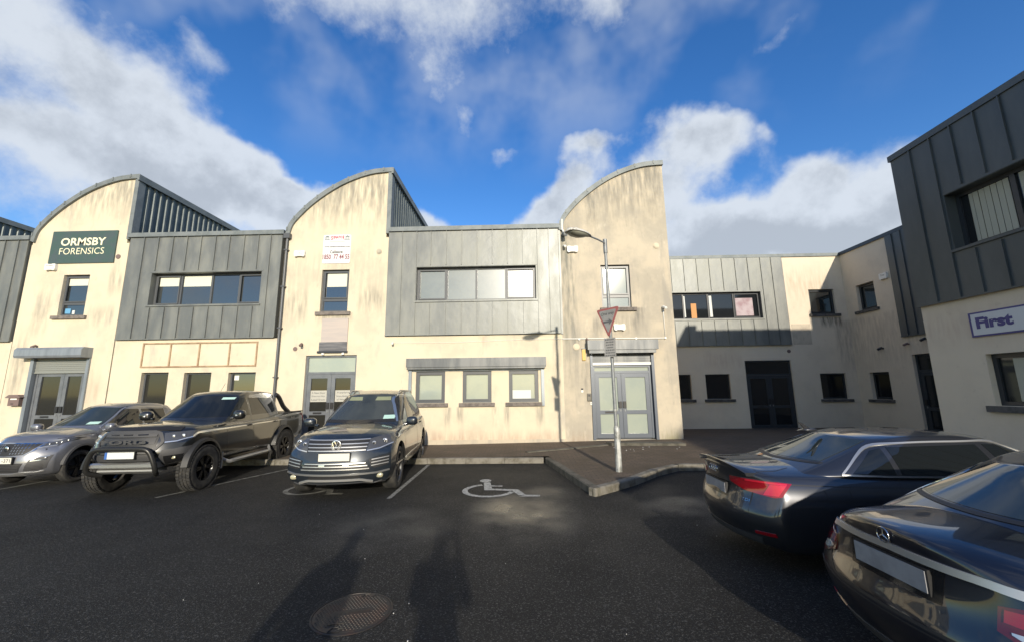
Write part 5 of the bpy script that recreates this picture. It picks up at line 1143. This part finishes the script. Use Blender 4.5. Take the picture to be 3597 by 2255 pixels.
for sg in (1, -1):
    f_ = (lambda p: p) if sg > 0 else mirror_pts; d = 'L' if sg > 0 else 'R'
    dc = 'c+' if sg > 0 else 'c-'
    tl = c.patch(dc, [(-.27, .74), (-.10, .67), (.10, .68), (.20, .74)], [(-.25, .86), (-.05, .90), (.12, .91), (.28, .90)], M['red_dk'], 'tail_light', off=.010, nu=20)
    c.patch(dc, [(-.24, .79), (.16, .765)], [(-.23, .85), (.22, .885)], M['red'], 'light_segment', off=.013, parent=tl, nu=20)
    c.patch(dc, [(-.22, .745), (-.12, .705), (-.03, .70)], [(-.22, .755), (-.12, .762), (-.03, .745)], M['lens_br'], 'reversing_light', off=.013, parent=tl, nu=16)
    c.patch('r', f_([(.50, .33), (.80, .35)]), f_([(.50, .36), (.80, .385)]), M['red_dk'], 'rear_reflector', off=.008)
    c.patch(d, [(-1.58, 1.06), (-.95, 1.04)], [(-1.14, 1.28), (-.95, 1.31)], M['carglass'], 'side_window', off=.004)
    c.patch(d, [(-.89, 1.04), (.15, 1.03)], [(-.89, 1.32), (.06, 1.35)], M['carglass'], 'side_window', off=.004)
    c.patch(d, [(.22, 1.03), (1.15, 1.02)], [(.14, 1.35), (.32, 1.34)], M['carglass'], 'side_window', off=.004)
    c.strip(d, [(-1.60, 1.06), (-1.22, 1.33), (-.8, 1.39), (.0, 1.40), (.4, 1.39), (.8, 1.22), (1.22, 1.03)], .02, M['chrome'], 'window_trim', off=.009, n=40)
    c.gaps(sg, [[(-.93, 1.01), (-1.0, .75), (-.8, .45)], [(.18, 1.0), (.16, .35)], [(-2.0, .90), (-1.0, .88), (1.3, .84)]])
    c.mirror(.98, 1.05, .91, sg)
    for hx in (-.8, .3): c.handle(hx, .88, sg)
    for wx in (1.55, -1.39): c.wheel(wx, sg, .34, .24, .24, M['rim'], 5, .785, True)
c.strip('r', [(-.85, .60), (-.5, .57), (.5, .57), (.85, .60)], .008, M['black'], 'bumper_groove', off=.003, n=24)
c.patch('r', [(-.60, .24), (.60, .24)], [(-.66, .36), (.66, .36)], M['trim'], 'rear_diffuser', off=.006)
c.patch('r', [(-.64, 1.185), (0, 1.18), (.64, 1.185)], [(-.52, 1.42), (0, 1.445), (.52, 1.42)], M['carglass_tint'], 'rear_window', off=.004, nu=20, nv=10)

c.strip('r', [(-.66, 1.170), (0, 1.163), (.66, 1.170)], .018, M['black'], 'window_seal', off=.005, n=24)
for sg in (1, -1): c.strip('t', [(-2.30, sg*.70), (-2.0, sg*.68), (-1.80, sg*.60)], .009, M['black'], 'panel_gap', off=.002, n=16)

# ------------------------------------------------------------------ signs and small things on the walls
def at(o, root): return o
def wall_thing(name, u, n, z, F, label, cat, group=None): return empty(name, F(u, n, z), 0, label, cat, group)
def local(F, base):      # facade coordinates -> coordinates local to a thing standing at base
    b = Vector(F(*base)); return lambda a, n, c: tuple(Vector(F(a, n, c))-b)
# green signboard
b0 = (-14.22, 0, 5.84); t = wall_thing('signboard', *b0, FA, 'dark green signboard with cream two line lettering on the left gable', 'sign'); L = local(FA, b0)
q = MB(L); q.box(-15.30, -13.13, .0, .04, 5.84, 6.93); q.build('board', M['green_sign'], t)
q = MB(); put_text(q, 'ORMSBY', lambda u, v: L(-14.98+u, .044, 6.43+v), 1.50, .265, .022); q.build('lettering', M['cream_text'], t)
q = MB(); put_text(q, 'FORENSICS', lambda u, v: L(-14.98+u, .044, 6.135+v), 1.49, .215, -.006); q.build('lettering', M['cream_text'], t)
# square white sign
b0 = (-5.87, 0, 5.66); t = wall_thing('wall_sign', *b0, FA, 'square white sign with red heading and phone number on the second gable', 'sign'); L = local(FA, b0)
q = MB(L); rr = .05; pts = []
for cx, cz, a0 in ((-5.43-rr, 6.61-rr, 0), (-6.32+rr, 6.61-rr, 90), (-6.32+rr, 5.66+rr, 180), (-5.43-rr, 5.66+rr, 270)):
    pts += [(cx+rr*math.cos(R(a0+k*22.5)), cz+rr*math.sin(R(a0+k*22.5))) for k in range(5)]
q.prism(pts, 0, .02, 'xz'); q.build('board', mat('sign_white', (.70, .70, .70), .5), t)
q = MB(); put_text(q, 'S', lambda u, v: L(-6.08+u, .024, 6.44+v), .065, .13, .03); put_text(q, 'ENATO', lambda u, v: L(-6.00+u, .024, 6.48+v), .285, .095, .045); put_text(q, 'R', lambda u, v: L(-5.70+u, .024, 6.44+v), .065, .14, .03)
q.build('heading', M['red_text'], t)
q = MB(); put_text(q, '1850  77 44 55', lambda u, v: L(-6.31+u, .024, 5.79+v), .86, .17, .03); q.build('phone_number', mat('number_lettering', (.22, .07, .09), .5), t)
q = MB(); put_text(q, 'Callsave:', lambda u, v: L(-6.09+u, .024, 5.99+v), .43, .10, .02); q.build('lettering', M['black'], t); q = MB(); put_text(q, 'www.senatorwindows.com', lambda u, v: L(-6.28+u, .024, 6.19+v), .83, .055, .02)
q2 = MB(L); 
for k in range(3): q2.box(-6.12+.0*k, -5.62, .02, .0235, 6.40-.02*k, 6.407-.02*k)
q2.box(-6.26, -5.47, .02, .0235, 5.71, 5.72)
q.build('lettering', M['black'], t); q2.build('small_print', mat('small_print', (.45, .35, .35), .5), t)
q = MB(L)
for cx in (-6.20, -5.55):
    q.prism([(cx-.075, 6.55), (cx, 6.585), (cx+.075, 6.55), (cx+.06, 6.535), (cx-.06, 6.535)], .02, .024, 'xz')
    for k in (-.055, -.02, .02, .055): q.box(cx+k-.008, cx+k+.008, .02, .024, 6.46, 6.535)
    q.box(cx-.085, cx+.085, .02, .024, 6.435, 6.455)
q.build('temple_emblem', mat('emblem_grey', (.16, .19, .19), .5), t)
# blurred hanging board
b0 = (-5.8, 0, 2.83); t = wall_thing('poster_board', *b0, FA, 'tall faded poster board with dark foot hanging over the middle door', 'sign'); L = local(FA, b0)
q = MB(L); q.box(-6.18, -5.36, 0, .035, 2.93, 3.90); q.build('board', mat('faded_poster', (.46, .40, .36), .7, col2=(.40, .36, .34), nscale=2, stretch=(.3, 1, 4)), t)
q = MB(L); q.box(-6.22, -5.36, .035, .045, 2.90, 3.17); q.build('dark_panel', mat('poster_foot', (.08, .08, .09), .6, col2=(.17, .17, .18), nscale=3, stretch=(.4, 1, 5)), t)
q = MB(L); q.box(-6.27, -5.34, 0, .05, 2.84, 2.90); q.build('foot_rail', M['frame_dk'], t)
for a_ in (-6.12, -5.50): q = MB(L); q.box(a_, a_+.07, 0, .06, 2.78, 2.84); q.build('bracket', M['white'], t)
# company sign on the near block
b0 = (6.2, 0, 2.53); t = wall_thing('company_sign', *b0, FD, 'long white sign with purple border and lettering on the near block', 'sign'); L = local(FD, b0)
q = MB(L); q.box(4.6, 7.52, 0, .03, 2.52, 2.96); q.build('border', M['purple'], t)
q = MB(L); q.box(4.64, 7.48, .03, .036, 2.55, 2.93); q.build('board', mat('sign_pale', (.58, .60, .62), .5), t)
q = MB(); put_text(q, 'First', lambda u, v: L(7.41-u, .039, 2.655+v), .56, .21, .05); q.build('lettering', M['purple'], t)
# alarm boxes
def alarm(u, z, w_, h, F, label, txt=None, dark=False, name='alarm_box'):
    b0 = (u, 0, z); t = wall_thing(name, *b0, F, label, 'alarm box', 'alarm boxes on the walls'); L = local(F, b0)
    q = MB(L); k = .02; P = [(u-w_/2, z+.25*h), (u-w_/2, z+h-k), (u-w_/2+k, z+h), (u-w_*.22, z+h), (u-w_*.15, z+h-.012), (u+w_*.15, z+h-.012), (u+w_*.22, z+h), (u+w_/2-k, z+h), (u+w_/2, z+h-k), (u+w_/2, z+.25*h), (u+w_/2-k*.5, z+k), (u+w_*.36, z), (u+w_*.2, z+.02), (u-w_*.2, z+.02), (u-w_*.36, z), (u-w_/2+k*.5, z+k)]
    q.prism(P, 0, .09, 'xz'); q.build('casing', M['white'], t)
    if txt:
        q = MB(); fl = -1 if F is FC else 1; put_text(q, txt[0], lambda a, v: L(u+fl*(-txt[1]/2+a+txt[3]), .093, z+h*txt[2]+v), txt[1], txt[4]); q.build('lettering', M['dark_text'], t)
    else:
        q = MB(L); q.box(u-w_*.3, u+w_*.3, .09, .092, z+h*.40, z+h*.46); q.box(u-w_*.08, u+w_*.08, .09, .092, z+h*.62, z+h*.74); q.build('print', M['signface'], t)
    return t
alarm(-15.15, 5.60, .35, .22, FA, 'white alarm box under the lower left corner of the green signboard', ('ADVANCE', .24, .62, 0, .04))
alarm(-7.04, 5.89, .34, .20, FA, 'white alarm box left of the square white sign')
alarm(1.60, 5.85, .33, .20, FA, 'white alarm box high on the weathered gable under the lamp head')
alarm(2.92, 3.38, .33, .19, FA, 'white alarm box with a small arrow above the shutter of the blue door', ('<-', .07, .42, -.09, .06))
alarm(14.62, 5.5, .30, .24, FC, 'white alarm box high on the shaded side wing', ('Time', .18, .52, 0, .07))
# cameras and lights on the wall
def bullet(u, z, F, label, m, name='security_camera', cat='security camera', s=1., grp=None, tilt=-.35):
    b0 = (u, 0, z); t = wall_thing(name, *b0, F, label, cat, grp); L = local(F, b0)
    q = MB(); q.tube([L(u, 0, z), L(u, .07*s, z+.01)], .03*s, 10); q.build('bracket', m, t, 50)
    q = MB(); q.tube([L(u, .05*s, z+.03*s), L(u+.03*s, .19*s, z+tilt*.12*s), L(u+.032*s, .20*s, z+tilt*.13*s)], [.04*s, .045*s, .03*s], 12); q.build('housing', m, t, 50)
bullet(4.27, 4.05, FA, 'small white camera at the top of the conduit on the weathered gable', M['white'])
bullet(-3.95, 3.11, FA, 'small white camera at the left end of the thin cable', M['white'], s=.8)
bullet(1.33, 6.42, FA, 'grey floodlight at the top corner between panels and weathered gable', M['galv'], 'floodlight', 'light', 1.5)
bullet(1.34, 6.05, FA, 'small white wall camera on a thin arm below the floodlight', M['white'], s=.9)
G2 = 'round brown wall lights'
bullet(-15.17, 3.17, FA, 'round brown wall light above the left shutter box', M['brown'], 'wall_light', 'light', .9, G2)
bullet(-6.76, 3.10, FA, 'round brown wall light left of the tall poster board', M['brown'], 'wall_light', 'light', .9, G2)
bullet(1.92, 3.13, FA, 'round brown wall light at the left end of the blue door shutter box', M['brown'], 'wall_light', 'light', .7, G2)
bullet(15.17, 3.02, FC, 'dark camera on the side wing between the two square windows', M['frame_dk'], s=1.0)
bullet(14.16, 3.07, FC, 'brown wall light above the side wing door', M['brown'], 'wall_light', 'light', .9, G2)
bullet(13.52, 3.16, FC, 'dark camera nearest the corner above the side wing door', M['frame_dk'], s=1.)
# letter box, yellow box and door controls
b0 = (-15.45, 0, 1.35); t = wall_thing('letter_box', *b0, FA, 'dark brown letter box with a pitched lid beside the left door', 'letter box'); L = local(FA, b0)
q = MB(L); q.box(-15.62, -15.28, 0, .12, 1.37, 1.62); q.build('body', M['brown'], t)
q = MB(L); q.prism([(-15.69, 1.62), (-15.58, 1.70), (-15.32, 1.70), (-15.21, 1.62), (-15.24, 1.605), (-15.66, 1.605)], 0, .16, 'xz'); q.build('lid', M['brown'], t)
q = MB(L); q.box(-15.55, -15.35, .12, .125, 1.55, 1.59); q.build('name_plate', M['white'], t)
q = MB(L); q.box(-15.52, -15.44, .12, .125, 1.42, 1.44); q.build('slot', M['black'], t)
b0 = (1.82, 0, 2.51); t = wall_thing('yellow_box', *b0, FA, 'upright yellow box on the wall left of the blue door shutter', 'box'); L = local(FA, b0)
q = MB(L); q.box(1.77, 1.87, 0, .05, 2.51, 2.85); q.build('casing', M['yellow'], t)
q = MB(L); q.box(1.765, 1.875, 0, .058, 2.84, 2.87); q.build('cap', M['shutter_dk'], t)
b0 = (1.93, 0, 1.30); t = wall_thing('intercom', *b0, FA, 'pale intercom panel beside the blue door', 'intercom'); L = local(FA, b0)
q = MB(L); q.box(1.87, 1.99, 0, .04, 1.32, 1.54); q.build('panel', M['kerb'], t)
q = MB(L); q.box(1.90, 1.96, .04, .045, 1.45, 1.51); q.build('speaker', M['trim'], t)
b0 = (1.73, 0, 1.57); t = wall_thing('keypad', *b0, FA, 'small white keypad with dark top to the left of the intercom', 'keypad'); L = local(FA, b0)
q = MB(L); q.box(1.70, 1.76, 0, .025, 1.57, 1.64); q.build('keys', M['white'], t)
q = MB(L); q.box(1.70, 1.76, 0, .027, 1.64, 1.69); q.build('reader', M['black'], t)
b0 = (1.985, 0, 1.21); t = wall_thing('shutter_switch', *b0, FA, 'small white switch below the intercom', 'switch'); L = local(FA, b0)
q = MB(L); q.box(1.95, 2.0, 0, .03, 1.21, 1.29); q.build('casing', M['white'], t)
q = MB(L); q.box(1.965, 1.985, .03, .035, 1.24, 1.26); q.build('button', M['trim'], t)
# drain gratings
# ------------------------------------------------------------------ lamp post with traffic signs
t = empty('lamp_post', (1.79, 8.0, .12), 0, 'galvanised lamp post with a flat lantern standing on the paved corner', 'lamp post')
q = MB(); q.tube([(0, 0, -.05), (0, 0, .72), (-.005, 0, .80), (-.01, 0, .85)], [.062, .060, .058, .036], 18, True); q.build('base', M['galv_base'], t, 40)
q = MB(); q.box(-.03, .03, -.068, -.055, .25, .55); q.build('base_door', M['galv_base'], t)
q = MB(); q.tube([(-.01, 0, .84), (-.035, 0, 4.36)], [.034, .030], 16); q.tube([(-.035, 0, 4.32), (-.037, 0, 4.62)], .042, 16); q.build('pole', M['galv'], t, 40)
q = MB(); q.lathe([(.0375, 1.12), (.0375, 1.16)], (-.012, 0, 0), 'z', 16); q.build('pole_band', M['galv_base'], t)
q = MB(); q.tube([(-.04, -.02, 4.53), (-.22, -.20, 4.545), (-.42, -.39, 4.545)], .017, 10); q.build('arm', M['galv'], t, 50)
lh = MB(); dirv = Vector((-.80, -.58, -.03)).normalized(); side = Vector((.60, -.80, 0)).normalized(); upv = dirv.cross(side)*-1 if dirv.cross(side).z < 0 else dirv.cross(side)
base = Vector((-.40, -.37, 4.545)); rings = []
for k, (s_, w_, h_) in enumerate([(0, .035, .03), (.05, .065, .05), (.16, .11, .07), (.30, .14, .085), (.46, .145, .09), (.58, .12, .07), (.63, .06, .03)]):
    rings.append(lh.P([base+dirv*s_+side*w_*math.cos(a)+upv*(h_*math.sin(a)) for a in [math.pi*j/10 for j in range(11)]]))
for k in range(len(rings)-1):
    lh.f += [(rings[k]+j, rings[k]+j+1, rings[k+1]+j+1, rings[k+1]+j) for j in range(10)]+[(rings[k]+10, rings[k], rings[k+1], rings[k+1]+10)]
lh.f += [tuple(rings[0]+j for j in range(11)), tuple(rings[-1]+j for j in range(11))]
for s_ in (.12, .33): 
    p = base+dirv*s_+upv*.07; lh.blob(p, (.025, .03, .022), 3, 6)
hd = lh.build('lantern', M['lampcase'], t, 50)
bw = MB(); rings = []
for s_, w_, h_ in [(.08, .06, .01), (.18, .095, .05), (.32, .125, .08), (.46, .125, .075), (.57, .09, .03)]:
    rings.append(bw.P([base+dirv*s_+side*w_*math.cos(a)-upv*(h_*math.sin(a)) for a in [math.pi*j/10 for j in range(11)]]))
for k in range(len(rings)-1): bw.f += [(rings[k]+j, rings[k]+j+1, rings[k+1]+j+1, rings[k+1]+j) for j in range(10)]+[(rings[k]+10, rings[k], rings[k+1], rings[k+1]+10)]
bw.f += [tuple(rings[0]+j for j in range(11)), tuple(rings[-1]+j for j in range(11))]
bw.build('bowl', M['lampglass'], hd, 50)
# inverted triangle sign; its face looks left and towards the camera
def sign_frame(c, yaw): 
    ux = Vector((math.cos(yaw), math.sin(yaw), 0)); nx = Vector((math.sin(yaw), -math.cos(yaw), 0)); return lambda a, n, z: tuple(ux*a+nx*n+Vector((0, 0, z)))
yaw = R(-52)
t = empty('yield_sign', (1.72, 7.93, 2.68), 0, 'red bordered inverted triangle sign high on the lamp post', 'road sign'); S_ = sign_frame(None, yaw)
def tri(sz, h0, h1): return [(-sz, h1), (sz, h1), (0, h0)]
def rtri(hw_, z0, z1, r):
    P = [Vector((-hw_, z1)), Vector((hw_, z1)), Vector((0, z0))]; out = []
    for k in range(3):
        p = P[k]; a = (P[k-1]-p).normalized(); b = (P[(k+1) % 3]-p).normalized()
        for j in range(6):
            s = j/5; q_ = p+a*r*(1-s)**2+b*r*s**2; out.append((q_.x, q_.y))
    return out
q = MB(S_); q.prism(rtri(.29, -.01, .58, .06), .0, .012, 'xz'); q.build('border', M['signred'], t)
q = MB(S_); q.prism(rtri(.225, .075, .54, .05), .012, .015, 'xz'); q.build('face', M['signface'], t)
q = MB(); put_text(q, 'One way', lambda u, v: S_(-.165+u, .017, .42+v), .33, .085, .015); q.build('lettering', M['dark_text'], t)
q = MB(S_); q.prism([(-.11, .325), (.03, .325), (.03, .365), (.115, .305), (.03, .245), (.03, .285), (-.11, .285)], .015, .0175, 'xz'); q.build('arrow', M['dark_text'], t)
q = MB(S_); q.box(-.02, .06, -.06, 0, .42, .45); q.build('bracket', M['galv'], t)
t = empty('text_plate', (1.735, 7.95, 2.29), 0, 'small grey text plate strapped to the lamp post below the triangle', 'road sign'); yaw2 = R(-40); S2_ = sign_frame(None, yaw2)
q = MB(S2_); q.box(-.125, .125, 0, .008, 0, .38); q.build('plate', M['signface'], t)
q = MB(S2_)
for k in range(7):
    w_ = (.10, .08, .08, .07, .095, .10, .105)[k]; z_ = .345-.052*k; x_ = -w_
    while x_ < w_-.012: l_ = random.uniform(.02, .05); q.box(x_, min(x_+l_, w_), .008, .0095, z_-.013, z_+.013); x_ += l_+.010
q.build('lettering', M['dark_text'], t)
q = MB(S2_); q.box(-.02, .05, -.05, 0, .17, .20); q.build('bracket', M['galv'], t)

# ------------------------------------------------------------------ person taking the picture, standing behind the camera (throws the shadow on the asphalt)
def skin_mesh(name, verts, edges, radii, m, parent, root_i=0, sub=1):
    me = bpy.data.meshes.new(name); me.from_pydata(verts, edges, []); o = bpy.data.objects.new(name, me); COL.objects.link(o)
    md = o.modifiers.new('skin', 'SKIN'); md.use_smooth_shade = True
    for i, r in enumerate(radii): me.skin_vertices[0].data[i].radius = (r, r) if not hasattr(r, '__len__') else r
    me.skin_vertices[0].data[root_i].use_root = True
    s = o.modifiers.new('sub', 'SUBSURF'); s.levels = sub; s.render_levels = sub
    bpy.context.view_layer.update(); out = bpy.data.meshes.new_from_object(o.evaluated_get(bpy.context.evaluated_depsgraph_get())); bpy.data.objects.remove(o)
    out.materials.clear(); out.materials.append(m)
    for p in out.polygons: p.use_smooth = True
    n = bpy.data.objects.new(name, out); COL.objects.link(n); n.parent = parent; return n
SK = mat('skin', (.50, .32, .24), .55); COAT = mat('dark_coat', (.03, .032, .04), .85, bump=.3); TRO = mat('dark_trousers', (.035, .035, .045), .85)
pr = empty('person', (.02, -.46, 0), 0, 'person in a dark coat holding a phone up at face height', 'person')
V_ = [(0, 0, .95), (0, 0, 1.12), (0, -.01, 1.30), (0, -.01, 1.44), (0, 0, 1.50), (0, .015, 1.58), (0, .03, 1.66), (0, .02, 1.71),
      (.10, 0, .90), (.11, .01, .50), (.12, -.01, .10), (.13, .12, .04), (-.10, 0, .90), (-.11, .01, .50), (-.12, -.01, .10), (-.13, .12, .04),
      (.18, -.01, 1.42), (.215, .06, 1.20), (.13, .30, 1.42), (.09, .385, 1.55), (-.18, -.01, 1.42), (-.215, .06, 1.20), (-.13, .30, 1.42), (-.09, .385, 1.55)]
E_ = [(0, 1), (1, 2), (2, 3), (3, 4), (4, 5), (5, 6), (6, 7), (0, 8), (8, 9), (9, 10), (10, 11), (0, 12), (12, 13), (13, 14), (14, 15), (3, 16), (16, 17), (17, 18), (18, 19), (3, 20), (20, 21), (21, 22), (22, 23)]
RD = [(.15, .10), (.14, .10), (.155, .11), (.12, .09), .055, .075, .085, .065, .085, .06, .045, .04, .085, .06, .045, .04, .07, .045, .035, .028, .07, .045, .035, .028]
skin_mesh('body', V_, E_, RD, SK, pr, 0, 2)
CV = [V_[i] for i in (0, 1, 2, 3, 16, 17, 18, 20, 21, 22)]+[(0, -.01, .80)]
CE = [(0, 1), (1, 2), (2, 3), (3, 4), (4, 5), (5, 6), (3, 7), (7, 8), (8, 9), (0, 10)]
skin_mesh('coat', CV, CE, [(.18, .13), (.16, .12), (.175, .13), (.14, .105), .085, .058, .046, .085, .058, .046, (.19, .14)], COAT, pr, 0, 2)
skin_mesh('trousers', [V_[i] for i in (0, 8, 9, 10, 12, 13, 14)], [(0, 1), (1, 2), (2, 3), (0, 4), (4, 5), (5, 6)], [(.15, .11), .10, .075, .06, .10, .075, .06], TRO, pr, 0, 2)
q = MB(); q.blob((0, .0, 1.70), (.088, .10, .085), 2.1, 10); q.build('hair', mat('brown_hair', (.05, .035, .025), .8), pr, 60)
for sx in (-1, 1):
    for k in range(4):
        z0 = 1.585+.018*k; pts = [(sx*.09, .385, z0-.01), (sx*.085, .405, z0+.004), (sx*.066, .418, z0+.006), (sx*.05, .412, z0+.004)]
        q = MB(); q.tube(pts, [.010, .0095, .0085, .007], 8); q.build('finger', SK, pr, 60)
    q = MB(); q.tube([(sx*.09, .375, 1.57), (sx*.07, .365, 1.60), (sx*.055, .372, 1.625)], [.012, .010, .008], 8); q.build('thumb', SK, pr, 60)
    q = MB(); q.blob((sx*.095, .388, 1.59), (.016, .02, .042), 2.4, 8); q.build('palm', SK, pr, 60)
ph = empty('phone', (.02, -.07, 1.56), 0, 'black phone held upright in both hands by the person', 'phone')
q = MB(); q.box(-.075, .075, -.008, .0, .0, .075); q.build('case', M['blackgloss'], ph)
q = MB(); q.box(-.07, .07, -.0095, -.008, .004, .071); q.build('screen', mat('phone_screen', (.02, .03, .05), .1), ph)

p2 = empty('person', (-1.0, -.42, 0), R(20), 'second person in a dark coat standing with arms down beside the photographer', 'person')
V2 = V_[:16]+[(.17, 0, 1.40), (.23, .0, 1.13), (.22, .08, .88), (.22, .10, .80), (-.17, 0, 1.40), (-.23, .0, 1.13), (-.22, .08, .88), (-.22, .10, .80)]
skin_mesh('body', V2, E_, RD, SK, p2, 0, 2)
skin_mesh('coat', [V2[i] for i in (0, 1, 2, 3, 16, 17, 18, 20, 21, 22)]+[(0, -.01, .80)], CE, [(.18, .13), (.16, .12), (.175, .13), (.14, .105), .085, .06, .05, .085, .06, .05, (.19, .14)], COAT, p2, 0, 2)
skin_mesh('trousers', [V_[i] for i in (0, 8, 9, 10, 12, 13, 14)], [(0, 1), (1, 2), (2, 3), (0, 4), (4, 5), (5, 6)], [(.15, .11), .10, .075, .06, .10, .075, .06], TRO, p2, 0, 2)
q = MB(); q.blob((0, .0, 1.70), (.088, .10, .085), 2.1, 10); q.build('hair', mat('dark_hair', (.02, .016, .012), .8), p2, 60)
for sx in (-1, 1):
    for k in range(4):
        x0 = sx*(.22+.004*k); y0 = .075+.017*k; q = MB(); q.tube([(x0, y0, .78), (x0-sx*.004, y0+.003, .745+.004*abs(k-1.5)), (x0-sx*.016, y0+.004, .715+.005*abs(k-1.5))], [.009, .0085, .007], 8); q.build('finger', SK, p2, 60)
    q = MB(); q.tube([(sx*.215, .13, .80), (sx*.205, .145, .77), (sx*.20, .145, .745)], [.011, .010, .008], 8); q.build('thumb', SK, p2, 60)
    q = MB(); q.blob((sx*.22, .10, .79), (.015, .042, .042), 2.4, 8); q.build('palm', SK, p2, 60)
